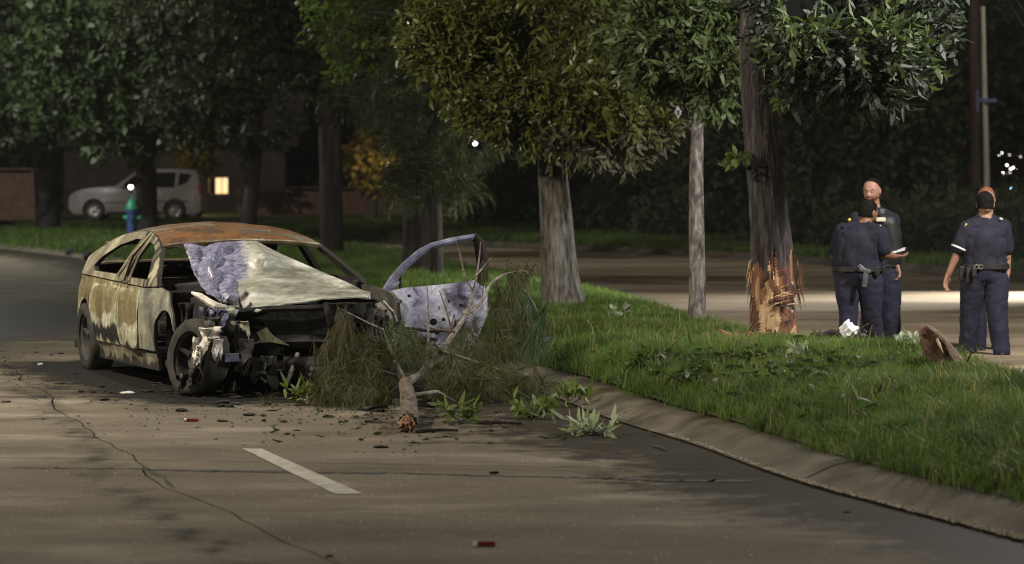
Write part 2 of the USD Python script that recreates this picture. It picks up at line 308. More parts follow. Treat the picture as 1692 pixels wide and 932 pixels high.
mat('skin_light', [(0.35, (0.27, 0.135, 0.10)), (0.65, (0.34, 0.18, 0.135))], scale=8, rough=0.55)
mat('skin_tan', [(0.35, (0.25, 0.135, 0.09)), (0.65, (0.32, 0.18, 0.125))], scale=8, rough=0.55)
mat('hair_dark', [(0.35, (0.006, 0.005, 0.005)), (0.65, (0.013, 0.011, 0.010))], scale=30, rough=0.9, spec=.05, bump=0.5, bscale=80)
mat('hair_red', [(0.35, (0.12, 0.045, 0.025)), (0.65, (0.19, 0.075, 0.04))], scale=30, rough=0.6, bump=0.5, bscale=80)
mat('beard', [(0.35, (0.12, 0.05, 0.035)), (0.65, (0.20, 0.09, 0.06))], scale=30, rough=0.8)
mat('eye_white', (0.30, 0.26, 0.24), rough=0.4)
mat('lips', (0.35, 0.12, 0.10), rough=0.4)
mat('gold', [(0.35, (0.50, 0.32, 0.05)), (0.65, (0.65, 0.45, 0.08))], scale=20, rough=0.5)
mat('pale_patch', [(0.35, (0.42, 0.38, 0.28)), (0.65, (0.52, 0.48, 0.38))], scale=20, rough=0.7)
mat('white_cloth', [(0.35, (0.62, 0.61, 0.66)), (0.65, (0.8, 0.79, 0.82))], scale=6, rough=0.8, bump=0.4, bscale=12)
mat('red_plastic', [(0.35, (0.14, 0.014, 0.012)), (0.65, (0.20, 0.022, 0.018))], scale=20, rough=0.4)
mat('car_white', [(0.35, (0.20, 0.182, 0.19)), (0.65, (0.25, 0.23, 0.24))], scale=2, rough=0.3, spec=0.5, coat=0.4)
mat('car_glass', (0.012, 0.013, 0.014), rough=0.08, spec=0.6)
mat('car_trim', (0.02, 0.02, 0.02), rough=0.6)
mat('alloy', (0.32, 0.31, 0.30), rough=0.35, metallic=0.7)
mat('lamp_glass', (0.55, 0.55, 0.55), rough=0.12)
mat('tail_red', (0.35, 0.02, 0.02), rough=0.2)
mat('hydrant_blue', [(0.35, (0.014, 0.035, 0.10)), (0.65, (0.02, 0.05, 0.15))], scale=9, rough=0.5)
mat('hydrant_green', [(0.35, (0.015, 0.13, 0.075)), (0.65, (0.02, 0.18, 0.10))], scale=9, rough=0.45)
mat('pole_grey', [(0.35, (0.13, 0.13, 0.115)), (0.65, (0.20, 0.20, 0.175))], scale=4, stretch=(1, 1, .2), rough=0.6)
mat('pole_wood', [(0.35, (0.014, 0.009, 0.008)), (0.65, (0.032, 0.019, 0.016))], scale=6, stretch=(1, 1, .15), rough=0.9, bump=0.5)
mat('sign_blue', (0.035, 0.036, 0.09), rough=0.5)
mat('wire', (0.02, 0.02, 0.02), rough=0.6)
mat('tag_white', [(0.4, (0.20, 0.19, 0.25)), (0.6, (0.28, 0.27, 0.34))], scale=30, rough=0.6)
emat('lamp_white', (1.0, 0.90, 0.76), 14.0)
emat('lamp_cool', (0.45, 0.75, 1.0), 6.0)
emat('lamp_porch', (1.0, 0.86, 0.66), 9.0)
emat('window_glow', (1.0, 0.66, 0.33), 1.1)
emat('head_lamp', (1.0, 0.97, 0.88), 60.0)
# burnt sheet metal: pale ash tide lines round brown, scorched patches
def burnt(name, cols, scale=3.0, dist=0.6, stretch=(1, 1, .55), lilac=None, rough=0.75, soot_z=None):
    nodes = {'t': ('texture_coordinate', {}), 'm': ('mapping', dict(scale=stretch)), 'n': ('noise_texture', dict(scale=scale, detail=3.0, roughness=0.5, distortion=dist)), 'r': ('rgb_ramp', dict(ramp=cols)),
             'n2': ('noise_texture', dict(scale=scale * 9, detail=5.0, roughness=0.7)), 'r2': ('rgb_ramp', dict(ramp=[(0.3, (0.55, 0.55, 0.55)), (0.65, (1.15, 1.15, 1.15))])), 'x': ('mix', dict(mix_type='multiply', fac=1.0)),
             'b': ('bump', dict(strength=0.5, distance=0.012)), 'p': ('principled_bsdf', dict(roughness=rough, specular_ior_level=0.3))}
    links = [('t.object', 'm.vector'), ('m.vector', 'n.vector'), ('n.fac', 'r.fac'), ('m.vector', 'n2.vector'), ('n2.fac', 'r2.fac'), ('r.color', 'x.color1'), ('r2.color', 'x.color2'), ('n2.fac', 'b.height')] + ([('b.normal', 'p.normal')] if name not in ('burnt_hood', 'burnt_door') else [])
    last = 'x.color'
    if lilac:
        nodes['a'] = ('attribute', dict(attribute='lilac')); nodes['la'] = ('math', dict(math_type='add')); nodes['lm'] = ('map_range', dict(range_type='smoothstep', from_min=0.9, from_max=1.15, to_min=0.0, to_max=1.0, clamp=True))
        nodes['r3'] = ('rgb_ramp', dict(ramp=lilac)); nodes['x3'] = ('mix', dict(mix_type='mix'))
        links += [('a.fac', 'la.value1'), ('n.fac', 'la.value2'), ('la.value', 'lm.value'), ('n2.fac', 'r3.fac'), (last, 'x3.color1'), ('r3.color', 'x3.color2'), ('lm.result', 'x3.fac')]
        last = 'x3.color'
    nodes['as'] = ('attribute', dict(attribute='soot')); nodes['sa'] = ('math', dict(math_type='add')); nodes['sm'] = ('map_range', dict(range_type='smoothstep', from_min=0.92, from_max=1.08, to_min=0.0, to_max=1.0, clamp=True)); nodes['x5'] = ('mix', dict(mix_type='mix', color2=(0.020, 0.018, 0.016)))
    nodes['n3'] = ('noise_texture', dict(scale=7.0, detail=3.0, roughness=0.5)); nodes['m3'] = ('mapping', dict(scale=(1, 1, .3)))
    links += [('t.object', 'm3.vector'), ('m3.vector', 'n3.vector'), ('as.fac', 'sa.value1'), ('n3.fac', 'sa.value2'), ('sa.value', 'sm.value'), (last, 'x5.color1'), ('sm.result', 'x5.fac')]
    last = 'x5.color'
    links.append((last, 'p.base_color'))
    MATS[name] = usdkit.material(stage, f'/World/Looks/{name}', nodes, links, surface='p.BSDF')
PALE = [(0.3, (0.135, 0.133, 0.090)), (0.46, (0.28, 0.28, 0.20)), (0.58, (0.42, 0.42, 0.32)), (0.70, (0.57, 0.57, 0.48))]
burnt('burnt_side', [(0.28, (0.080, 0.060, 0.030)), (0.42, (0.135, 0.108, 0.055)), (0.52, (0.175, 0.150, 0.080)), (0.60, (0.23, 0.21, 0.125)), (0.70, (0.155, 0.14, 0.085))], scale=2.6, lilac=PALE)
burnt('burnt_fender', [(0.3, (0.07, 0.07, 0.06)), (0.48, (0.16, 0.16, 0.13)), (0.6, (0.25, 0.245, 0.20)), (0.7, (0.11, 0.10, 0.08))], scale=3.0)
burnt('burnt_roof', [(0.30, (0.045, 0.034, 0.025)), (0.40, (0.075, 0.040, 0.021)), (0.47, (0.145, 0.068, 0.024)), (0.53, (0.10, 0.052, 0.026)), (0.58, (0.08, 0.064, 0.044)), (0.66, (0.155, 0.135, 0.092)), (0.76, (0.09, 0.05, 0.03))], scale=2.6, stretch=(1, 1, 1))
burnt('burnt_frame', [(0.3, (0.075, 0.065, 0.045)), (0.5, (0.19, 0.175, 0.12)), (0.65, (0.32, 0.30, 0.21))], scale=4.0)
burnt('burnt_hood', [(0.26, (0.10, 0.098, 0.072)), (0.40, (0.20, 0.20, 0.16)), (0.50, (0.30, 0.305, 0.265)), (0.58, (0.42, 0.42, 0.38)), (0.66, (0.62, 0.62, 0.57)), (0.80, (0.66, 0.66, 0.62))], scale=3.2, dist=.5, stretch=(1.3, .45, 1.6), lilac=[(0.3, (0.065, 0.062, 0.115)), (0.48, (0.14, 0.138, 0.215)), (0.62, (0.26, 0.26, 0.345)), (0.72, (0.45, 0.45, 0.52))], rough=0.36)  # lilac ramp puts blue emergency light into the hood colour
burnt('burnt_door', [(0.26, (0.020, 0.018, 0.022)), (0.33, (0.12, 0.11, 0.16)), (0.38, (0.30, 0.29, 0.43)), (0.50, (0.45, 0.445, 0.58)), (0.60, (0.55, 0.55, 0.63)), (0.67, (0.34, 0.335, 0.42)), (0.75, (0.10, 0.09, 0.11))], scale=4.6, dist=0.8, stretch=(1, 1, 1), rough=0.5)  # bluish steps put the emergency light on the door into its colour
mat('frame_blue', [(0.3, (0.03, 0.03, 0.045)), (0.5, (0.11, 0.11, 0.18)), (0.7, (0.24, 0.24, 0.34))], scale=8, rough=0.5, bump=0.4)  # bluish tone carries the same blue light in the frame colour
mat('bark_night', [(0.3, (0.010, 0.009, 0.008)), (0.6, (0.024, 0.021, 0.019)), (0.78, (0.042, 0.037, 0.033))], scale=9, stretch=(1, 1, .2), bump=1.0, bscale=26, spec=.1)
mat('bark_scarred', [(0.36, (0.008, 0.007, 0.007)), (0.5, (0.030, 0.025, 0.025)), (0.66, (0.080, 0.068, 0.066))], scale=16, roughness=.7, stretch=(1, 1, .16), bump=1.0, bscale=26)
mat('bark_red', [(0.3, (0.045, 0.018, 0.014)), (0.55, (0.11, 0.045, 0.032)), (0.75, (0.19, 0.09, 0.065))], scale=14, stretch=(1, 1, .4), bump=1.0, bscale=30)
# ------------------------------------------------------------------ the lie of the land
_kz = [8, 12, 15.2, 18.1, 20.3, 22.5, 24.6, 30, 35, 42, 50, 59, 67.6, 75, 85, 95, 110]
_kx = [5.0, 3.7, 2.73, 1.82, 1.36, .80, .40, -.95, -2.1, -3.85, -6.0, -8.6, -12.2, -17.0, -26.0, -37.0, -55.0]
KX = PchipInterpolator(_kz, _kx)                    # near kerb of the median: x at distance y
def MXw(y): return np.interp(y, [10, 20, 30, 40, 48, 60, 110], [3.4, 3.8, 4.05, 5.1, 5.7, 6.4, 8.0])
def MX(y): return KX(y) + MXw(y)                    # far kerb of the median
FX = PchipInterpolator([10, 30, 45.4, 54.6, 60.6, 69.6, 80, 90, 100, 120], [17, 13.0, 9.6, 7.3, 5.0, -.4, -8, -18, -30, -60])   # far side of the other carriageway
def mound(x, y):
    t = np.clip((x - KX(y) - .2) / (MXw(y) - .5), 0, 1)
    b = np.clip(5 * t, 0, 1) * np.clip(5 * (1 - t), 0, 1); b = b * b * (3 - 2 * b)
    lift = np.interp(y, [14, 20, 24, 28, 34, 60, 80], [.10, .20, .32, .15, .13, .10, .05])
    p = np.stack([np.asarray(x, float), np.asarray(y, float), np.zeros_like(np.asarray(x, float) + np.asarray(y, float))], -1) if np.ndim(x) else np.array([x, y, 0.0])
    return .100 + lift * b + .06 * (fbm(p * .8, 3) - .5) * np.minimum(1, 4 * t)
def verge_h(x, y): return .12 + 0 * x

obj('ground', gridmesh(np.stack([*np.meshgrid(np.linspace(-400, 400, 9), np.linspace(-120, 700, 9), indexing='ij'), np.full((9, 9), -.12)], -1)), 'earth', kind='structure')

# near carriageway: concrete slabs with real joints
road = thing('road', 'near carriageway of brown concrete slabs, sooty round the burnt car', 'road', kind='structure')
obj('road_bed', gridmesh(np.stack([np.stack([KX(y) + o, np.full_like(y, 0) + y, np.full_like(y, -.03)], -1) for y in [np.linspace(4, 108, 80)] for o in np.linspace(-14.5, .3, 12)], 1)), 'joint', road)
CARX, CARY, CARA = -2.24, 25.76, 23.5                # front axle centre and heading of the burnt car
sa, ca = math.sin(math.radians(CARA)), math.cos(math.radians(CARA))
FWD, LEFT = np.array([sa, -ca, 0]), np.array([ca, sa, 0])
def wet_at(x, y):
    d = KX(y) - x                                    # metres from the kerb
    w = .72 * np.clip(1.1 - d / np.interp(y, [14, 16.5, 18, 19, 20.5, 22, 26], [1.7, 2.2, 2.6, 2.0, 3.2, 3.6, 3.0]), -0.6, 1)
    w = np.where(d < 0, .7, w)
    w2 = 1.15 - np.hypot((x + 7.0) / 3.6, (y - 37.0) / 4.4) * .6     # puddle by the tail of the car
    return np.maximum(w, w2)
def soot_at(x, y):
    q = np.stack([x - CARX, y - CARY], -1); a = q @ FWD[:2]; b = q @ LEFT[:2]
    da = np.maximum(np.abs(a + 1.1) - 2.2, 0); db = np.maximum(np.abs(b) - 1.0, 0)
    s = .95 - .62 * np.hypot(da, db) / 1.0
    s2 = .66 - .30 * np.hypot((x + 2.6) / 3.6, (y - 25.2) / 1.3)
    s3 = .52 - 1.1 * np.abs((x - KX(y)) + 4.1 + .3) / 1.0           # tyre-worn band along the long joint
    return np.maximum(np.maximum(s, s2), s3)
def lj(y, k):
    return KX(y) - k * np.minimum(3.9 + .05 * (y - 14.4), 4.5) + .035 * np.sin(y * 2.3 + k) + .014 * np.sin(y * 7.7 + 1) + .006 * np.sin(y * 17.3)
TJ = [3.0, 19.05, 31.5, 43.0, 55.0, 67.0, 80.0, 95.0, 108.0]
def tj(x, i):
    return TJ[i] - (.16 * (x + 1) if i == 1 else .12 * (x + 2)) + .012 * np.sin(x * 6.0 + i) + .010 * np.sin(x * 15)
for i in range(len(TJ) - 1):
    for k in range(3):
        ya, yb = TJ[i], TJ[i + 1]
        n = 60 if i < 3 else 14
        yy = np.linspace(ya - 1.5, yb + 1.5, n)
        right = np.stack([(lj(yy, k) - .009) if k else KX(yy) - .02, yy], -1); left = np.stack([lj(yy, k + 1) + .009, yy], -1)
        strip = Polygon(np.vstack([right, left[::-1]])).buffer(0)
        xx = np.linspace(-70, 12, 260)
        lo, hi = np.stack([xx, tj(xx, i) + .008], -1), np.stack([xx, tj(xx, i + 1) - .008], -1)
        slab = strip.intersection(Polygon(np.vstack([lo, hi[::-1]])).buffer(0))
        for g in getattr(slab, 'geoms', [slab]):
            if g.geom_type != 'Polygon' or g.area < .5: continue
            v, f = cells(g, .22 if i < 2 else .5 if i == 2 else 2.0)
            top = np.column_stack([v, np.zeros(len(v))])
            m = shell(top, top - [0, 0, .05], f)
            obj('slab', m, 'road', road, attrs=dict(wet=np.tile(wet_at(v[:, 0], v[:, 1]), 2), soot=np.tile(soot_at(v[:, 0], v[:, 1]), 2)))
# the painted lane dash
a1, a2, b1, b2 = G(400, 742), G(432, 742), G(553, 817), G(600, 817)
q = np.array([a1, a2, b2, b1]); q[:, 2] = .004
dash = Polygon(q[:, :2]); dv, df = cells(dash, .12); 
dv = dv + .006 * (np.stack([noise(np.column_stack([dv * 30, np.zeros(len(dv))]), 3), noise(np.column_stack([dv * 30, np.ones(len(dv))]), 4)], -1) - .5)
obj('lane_dash', tm(np.column_stack([dv, np.full(len(dv), .004)]), df), 'paint', road)
for (ya, yb) in ((26.5, 29.5),):
    yy = np.linspace(ya, yb, 6); xc = KX(yy) - 2.9
    obj('lane_dash', gridmesh(np.stack([np.stack([xc + s * .06, yy, np.full(6, .004)], -1) for s in (-1, 1)], 1)), 'paint', road)
# ragged fine cracks filled with dirt
def crack(pix, w, seed):
    r = np.random.default_rng(seed); p = np.array([G(*c) for c in pix]); t = np.linspace(0, 1, len(p)); tt = np.linspace(0, 1, 50)
    c = np.stack([np.interp(tt, t, p[:, k]) for k in range(2)], -1) + r.normal(0, .015, (50, 2)); ww = w * r.uniform(.2, 1.3, 50)
    return gridmesh(np.stack([np.column_stack([c[:, 0] - ww * .5, c[:, 1] - ww, np.full(50, .0035)]), np.column_stack([c[:, 0] + ww * .5, c[:, 1] + ww, np.full(50, .0035)])], 1))
for pix, w, sd in (([(20, 773), (240, 775)], .018, 1), ([(240, 776), (380, 779), (520, 781), (640, 782)], .052, 2), ([(640, 782), (830, 787), (1000, 790)], .026, 3), ([(1000, 791), (1120, 795), (1245, 795)], .06, 4)):
    obj('joint_seal', crack(pix, w, sd), 'joint', road)
obj('crack', crack([(238, 772), (262, 785), (290, 806)], .012, 5), 'joint', road)

# kerb: sections with a joint between
kerb = thing('kerb', 'rounded concrete kerb of the median beside the near carriageway', 'kerb', kind='structure')
KPROF = np.array([(-.42, -.05), (-.42, .003), (-.20, .006), (-.06, .012), (.02, .024), (.09, .05), (.15, .078), (.21, .099), (.28, .112), (.37, .117), (.42, .112), (.44, -.05)])
cuts = [9.0, 13.2, 18.0, 22.6, 27, 31.4, 35.8, 40.2, 44.6, 49, 53.4, 57.8, 62, 66, 70, 76, 84, 94]
def kerbrun(fx, ya, yb, sgn, n, inset=0.0):
    y = np.linspace(ya, yb, n); x = fx(y); dx = (fx(y + .4) - fx(y - .4)) / .8; nn = np.stack([np.ones_like(y), -dx], -1); nn /= np.linalg.norm(nn, axis=1)[:, None]
    q = KPROF[3:]
    V = np.stack([np.column_stack([x + sgn * (o + inset) * nn[:, 0], y + sgn * (o + inset) * nn[:, 1], np.full(n, z - inset)]) for o, z in q], 1)
    V[..., 2] += .004 * (fbm(V * [3, 3, 3], 3, 5) - .5)
    m = gridmesh(V); c0 = V[0]; c1 = V[-1]
    ends = []
    for c, fl in ((c0, 1), (c1, 0)):
        k_ = len(c); low = c[-2:].mean(0) * [1, 1, 0] + [0, 0, -.06]; cc = np.vstack([c, low])
        ends.append(tm(cc, [(k_, i, i + 1) if fl else (k_, i + 1, i) for i in range(k_ - 1)]))
    m = cat_([m] + ends)
    if sgn < 0: m.invert()
    return m
for a, b in zip(cuts[:-1], cuts[1:]):
    obj('kerb_section', kerbrun(KX, a + .004, b - (.024 if b == 18.0 else .004), 1, 18 if a < 30 else 8), 'kerb', kerb, smooth=50)
obj('joint_filler', kerbrun(KX, 9, 94, 1, 160, .012), 'joint', kerb)
# a line of pale grit lying in the gutter
r = np.random.default_rng(5); gy = np.concatenate([r.uniform(13.5, 18.6, 2600), r.uniform(18.6, 21, 150)]); wv = np.interp(gy, [13.5, 17, 18.6, 21], [.07, .04, .02, .02])
gx = KX(gy) - .035 + r.normal(0, 1, len(gy)) * wv * .45; s = r.uniform(.005, .014, len(gy))
oc = np.array([(1, 0, 0), (-1, 0, 0), (0, 1, 0), (0, -1, 0), (0, 0, 1), (0, 0, -.3)]); of = np.array([(0, 2, 4), (2, 1, 4), (1, 3, 4), (3, 0, 4)])
V = (np.stack([gx, gy, np.full_like(gx, .018)], -1)[:, None] + oc[None] * s[:, None, None] * r.uniform(.6, 1.3, (len(gy), 6, 1))).reshape(-1, 3)
obj('gutter_grit', tm(V, (of[None] + 6 * np.arange(len(gy))[:, None, None]).reshape(-1, 3)), 'gravel', label='line of pale grit and sand lying in the gutter along the kerb', cat='grit', kind='stuff')

# the median: a low mound of earth
yy = np.concatenate([np.linspace(8, 40, 130), np.linspace(40.5, 100, 80)])
V = []
for t in np.linspace(0, 1, 26):
    x = KX(yy) + .37 + t * (MXw(yy) - .74)
    V.append(np.stack([x, yy, mound(x, yy)], -1))
obj('median', gridmesh(np.stack(V, 0)), 'earth', kind='structure', smooth=True)
kerb2 = thing('kerb', 'far kerb of the median beside the opposite carriageway', 'kerb', kind='structure')
for a, b in zip(cuts[:-1], cuts[1:]):
    obj('kerb_section', kerbrun(MX, a + .01, b - .01, -1, 8), 'kerb', kerb2, smooth=50)
# the other carriageway and the verge beyond it
yy = np.concatenate([np.linspace(5, 60, 60), np.linspace(61, 112, 50)])
V = np.stack([np.stack([MX(yy) + t * (FX(yy) - MX(yy)), yy, np.full_like(yy, 0.0)], -1) for t in np.linspace(0, 1, 14)], 0)
far_road = thing('opposite_road', 'opposite carriageway of brown concrete behind the median, lit by headlights', 'road', kind='structure')
fr = gridmesh(V); vx, vy = V.reshape(-1, 3)[:, 0], V.reshape(-1, 3)[:, 1]
obj('carriageway', fr, 'far_road', far_road)
obj('far_gutter', gridmesh(np.stack([np.stack([FX(yy) + o, yy, np.full_like(yy, z)], -1) for o, z in ((-.3, .004), (-.05, .02), (.05, .11), (.2, .125), (.32, .12))], 0)), 'kerb', far_road, smooth=True)
def beyond(o0, o1, z0, z1, n=6, ys=np.concatenate([np.linspace(5, 60, 40), np.linspace(61, 112, 40)])):
    return gridmesh(np.stack([np.stack([FX(ys) + o0 + t * (o1 - o0), ys + 0 * t, np.full_like(ys, z0 + t * (z1 - z0))], -1) for t in np.linspace(0, 1, n)], 0))
obj('verge', beyond(.3, 40, .09, .25, 20), 'far_grass', kind='structure')
obj('footpath', beyond(2.6, 4.2, .16, .17, 3), 'kerb', kind='structure')
obj('driveway', tm([(-26, 90.5, .235), (-8, 88.5, .235), (-6, 95, .235), (-26, 97, .235)], [(0, 1, 2), (0, 2, 3)]), 'kerb', kind='structure')
V = np.stack([np.stack([KX(yy) - 14 - 30 * t, yy, np.full_like(yy, .02)], -1) for t in (1, 0)], 0)
obj('left_verge', gridmesh(V), 'far_grass', kind='structure')

# ------------------------------------------------------------------ grass
def tuft(n, h, spread, w, seed, dry=0.0):
    r = np.random.default_rng(seed)
    b = np.column_stack([r.normal(0, spread, (n, 2)), np.full(n, -.02)]); an = r.uniform(0, 2 * np.pi, n); lean = r.uniform(.1, .8, n); hh = h * r.uniform(.5, 1.25, n)
    d = np.column_stack([np.cos(an), np.sin(an), np.zeros(n)]); s = np.column_stack([-np.sin(an), np.cos(an), np.zeros(n)]); ww = w * r.uniform(.6, 1.2, n)
    up = np.array([0, 0, 1.0]); mid = b + up * (hh * .6)[:, None] + d * (hh * lean * .3)[:, None]; tip = b + up * (hh * (1 - .25 * lean))[:, None] + d * (hh * lean * .95)[:, None]
    V = np.stack([b - s * ww[:, None], b + s * ww[:, None], mid - s * (.75 * ww)[:, None], mid + s * (.75 * ww)[:, None], tip], 1).reshape(-1, 3)
    f = np.array([(0, 1, 3), (0, 3, 2), (2, 3, 4)])
    return tm(V, (f[None] + 5 * np.arange(n)[:, None, None]).reshape(-1, 3))
def instancer(name, protos, pos, rot, scl, idx, label, cat, parent='/World', kind='stuff'):
    p = numbered(f'{parent}/{name}')
    pi = UsdGeom.PointInstancer.Define(stage, p); tg = []
    for nm, mesh, m in protos:
        q = f'{p}/prototypes/{nm}'; usdkit.mesh(stage, q, mesh, MATS[m]); tg.append(Sdf.Path(q))
    pi.CreatePrototypesRel().SetTargets(tg)
    pi.CreatePositionsAttr(Vt.Vec3fArray.FromNumpy(np.asarray(pos, np.float32)))
    h = np.asarray(rot) / 2
    pi.CreateOrientationsAttr(Vt.QuathArray([Gf.Quath(float(math.cos(a)), 0, 0, float(math.sin(a))) for a in h]))
    pi.CreateScalesAttr(Vt.Vec3fArray.FromNumpy(np.repeat(np.asarray(scl, np.float32)[:, None], 3, 1)))
    pi.CreateProtoIndicesAttr(Vt.IntArray.FromNumpy(np.asarray(idx, np.int32)))
    tag(pi.GetPrim(), label, cat, None, kind)
def grass_on(name, y0, y1, dens, protos, label, seed, sc=1.0, weights=None, x0=.375, x1=-.37):
    r = np.random.default_rng(seed); pts = []
    area = (y1 - y0) * 6.5; n = int(area * dens)
    y = r.uniform(y0, y1, n); x = KX(y) + r.uniform(0, 6.5, n)
    ok = (x > KX(y) + x0) & (x < MX(y) + x1) & (np.abs(x / y) < (.36 if y1 < 40 else .25)); x, y = x[ok], y[ok]
    c = fbm(np.stack([x * .9, y * .5, 0 * x], -1), 3, 9)
    bare = fbm(np.stack([x * 1.6, y * .8, 0 * x], -1), 3, 21)
    keep = (bare > .36) | (r.random(len(x)) < .25)
    x, y, c = x[keep], y[keep], c[keep]
    z = mound(x, y)
    w = np.array(weights or [1] * len(protos), float); w /= w.sum()
    idx = r.choice(len(protos), len(x), p=w)
    instancer(name, protos, np.stack([x, y, z], -1), r.uniform(0, 2 * np.pi, len(x)), sc * r.uniform(.6, 1.15, len(x)) * (.55 + .9 * c), idx, label, 'grass')
near_p = [('tuft', tuft(34, .11, .05, .0035, 1), 'grass_blade'), ('tuft_a', tuft(34, .13, .06, .0032, 2), 'grass_blade'), ('tuft_b', tuft(26, .11, .05, .004, 3), 'grass_dark'), ('tuft_c', tuft(30, .15, .06, .003, 4), 'grass_blade'), ('tuft_dry', tuft(4, .26, .05, .0022, 5), 'grass_dry')]
grass_on('grass', 9, 33, 330, near_p, 'short rough green grass covering the near median', 3, weights=[3, 3, 2.2, 2, .9])
grass_on('grass', 33, 52, 120, [(n, tuft(26, .17, .09, .006, 11 + k), m) for k, (n, _, m) in enumerate(near_p[:4])], 'green grass on the median behind the burnt car', 4, weights=[3, 3, 1.5, 2])
grass_on('grass', 52, 92, 40, [(n, tuft(26, .22, .16, .011, 21 + k), m) for k, (n, _, m) in enumerate(near_p[:3])], 'distant green grass on the curve of the median', 5)
# verge grass across the other road
r = np.random.default_rng(8); n = 9000; y = r.uniform(40, 104, n); x = FX(y) + .4 + r.uniform(0, 12, n) ** 1.0; ok = (np.abs(x / y) < .2) & ~((x - FX(y) > 2.5) & (x - FX(y) < 4.3)) & ~((y > 88) & (y < 97) & (x < -6)); x, y = x[ok], y[ok]
instancer('verge_grass', [('tuft', tuft(30, .2, .2, .012, 31), 'grass_blade'), ('tuft_a', tuft(30, .24, .22, .012, 32), 'grass_dark')], np.stack([x, y, .12 + .004 * (x - FX(y))], -1), r.uniform(0, 6.28, len(x)), r.uniform(.6, 1.1, len(x)), r.integers(0, 2, len(x)), 'grass on the verge across the opposite carriageway', 'grass')

def GM(px, py):
    Z = np.linspace(14, 70, 1200); p = np.stack([(px - CX) / F * Z, Z, H - (py - HY) / F * Z], -1); h = mound(p[:, 0], p[:, 1])
    k = int(np.argmax(p[:, 2] < h)) if (p[:, 2] < h).any() else int(np.argmin(np.abs(p[:, 2] - h)))
    return p[k]
# ------------------------------------------------------------------ trees
def trunk_mesh(path, radii, sides=30, step=.09, relief=.05, seed=0, flare=0.0):
    p = np.asarray(path, float); s = np.concatenate([[0], np.cumsum(np.linalg.norm(np.diff(p, axis=0), axis=1))])
    n = max(4, int(s[-1] / step)); t = np.linspace(0, s[-1], n)
    sp = [PchipInterpolator(s, p[:, k])(t) for k in range(3)] + [PchipInterpolator(s, radii)(t)]
    c = np.stack(sp[:3], -1); rad = sp[3]
    m = tube(c, rad, sides)
    v = np.array(m.vertices); k = n * sides
    q = v[:k].reshape(n, sides, 3); d = q - c[:, None]; d /= np.linalg.norm(d, axis=2, keepdims=True)
    an = np.arange(sides) * 2 * np.pi / sides
    co = np.stack([np.broadcast_to(np.cos(an) * (3.2 if sides < 48 else 5.5), (n, sides)), np.broadcast_to(np.sin(an) * (3.2 if sides < 48 else 5.5), (n, sides)), np.broadcast_to(t[:, None] * 1.3, (n, sides))], -1)
    rr = 1 - np.abs(2 * fbm(co * 1.7, 3, seed) - 1) * 2
    big = fbm(co * .35 + 7, 2, seed + 3) - .5
    amp = rad[:, None] * (relief * rr + .22 * big)
    if flare: amp = amp + rad[:, None] * flare * np.exp(-t / .35)[:, None] * (.55 + .6 * np.cos(an * 5 + seed)[None, :] * 0.5)
    v[:k] = (q + d * amp[..., None]).reshape(-1, 3)
    return tm(v, m.faces)
def leaves(pos, dirn, L, W, seed, curl=.25):
    r = np.random.default_rng(seed); n = len(pos)
    d = dirn / (np.linalg.norm(dirn, axis=1, keepdims=True) + 1e-9)
    a = np.cross(d, r.normal(size=(n, 3))); a /= np.linalg.norm(a, axis=1, keepdims=True) + 1e-9
    nn = np.cross(a, d); L = L * (r.uniform(.62, 1.12, n) ** 1.8 + .22)[:, None]; W = W * r.uniform(.7, 1.2, n)[:, None]
    V = np.stack([pos, pos + d * L * .38 + a * W * .5 + nn * L * .05, pos + d * L * .75 + a * W * .36 - nn * L * curl * .25, pos + d * L - nn * L * curl * .6, pos + d * L * .75 - a * W * .36 - nn * L * curl * .25, pos + d * L * .38 - a * W * .5 + nn * L * .05], 1).reshape(-1, 3)
    f = np.array([(0, 1, 5), (1, 2, 5), (5, 2, 4), (2, 3, 4)])
    return tm(V, (f[None] + 6 * np.arange(n)[:, None, None]).reshape(-1, 3))
def crown(lobes, seed, L=.13, W=.045, per=9, twig=.3, gap=.44, gapscale=1.4, droop=.15, density=1.0, shellbias=.55):
    """lobes: (centre, (rx, ry, rz), twigs)"""
    r = np.random.default_rng(seed); PP, DD = [], []
    for c, rad, n in lobes:
        n = int(n * density); u = r.normal(size=(n, 3)); u /= np.linalg.norm(u, axis=1, keepdims=True)
        rr = r.uniform(0, 1, n) ** shellbias * (1 + .25 * (fbm(u * 1.7 + seed, 2, seed) - .5) * 2)
        p = np.asarray(c) + u * rr[:, None] * np.asarray(rad)
        keep = fbm(p * gapscale, 3, seed + 1) > gap
        p, u = p[keep], u[keep]
        d = u * [1, 1, .7] + r.normal(0, .5, p.shape) + [0, 0, -droop]; d /= np.linalg.norm(d, axis=1, keepdims=True)
        for k in range(per):
            t = k / per
            PP.append(p + d * (t * twig)); side = r.normal(size=p.shape); side -= (side * d).sum(1, keepdims=True) * d; side /= np.linalg.norm(side, axis=1, keepdims=True)
            DD.append(d * .65 + side * .75 + [0, 0, -droop * .6])
    return leaves(np.vstack(PP), np.vstack(DD), L, W, seed + 2)
def lobe(px, py, rx, ry, Z, n, dz=None, dZ=0.0):
    s = F / Z
    return (P(px, py, Z + dZ), (rx / s, dz or max(rx, ry) / s, ry / s), n)
def limbs(base, ends, r0, seed, drop=.5):
    r = np.random.default_rng(seed); out = []
    for e in ends:
        e = np.asarray(e); m = (np.asarray(base) + e) / 2 + r.normal(0, .15, 3) + [0, 0, -drop * .2]
        out.append(trunk_mesh([base, m, e], [r0, r0 * .6, r0 * .2], 9, .2, .04, seed))
    return cat_(out)
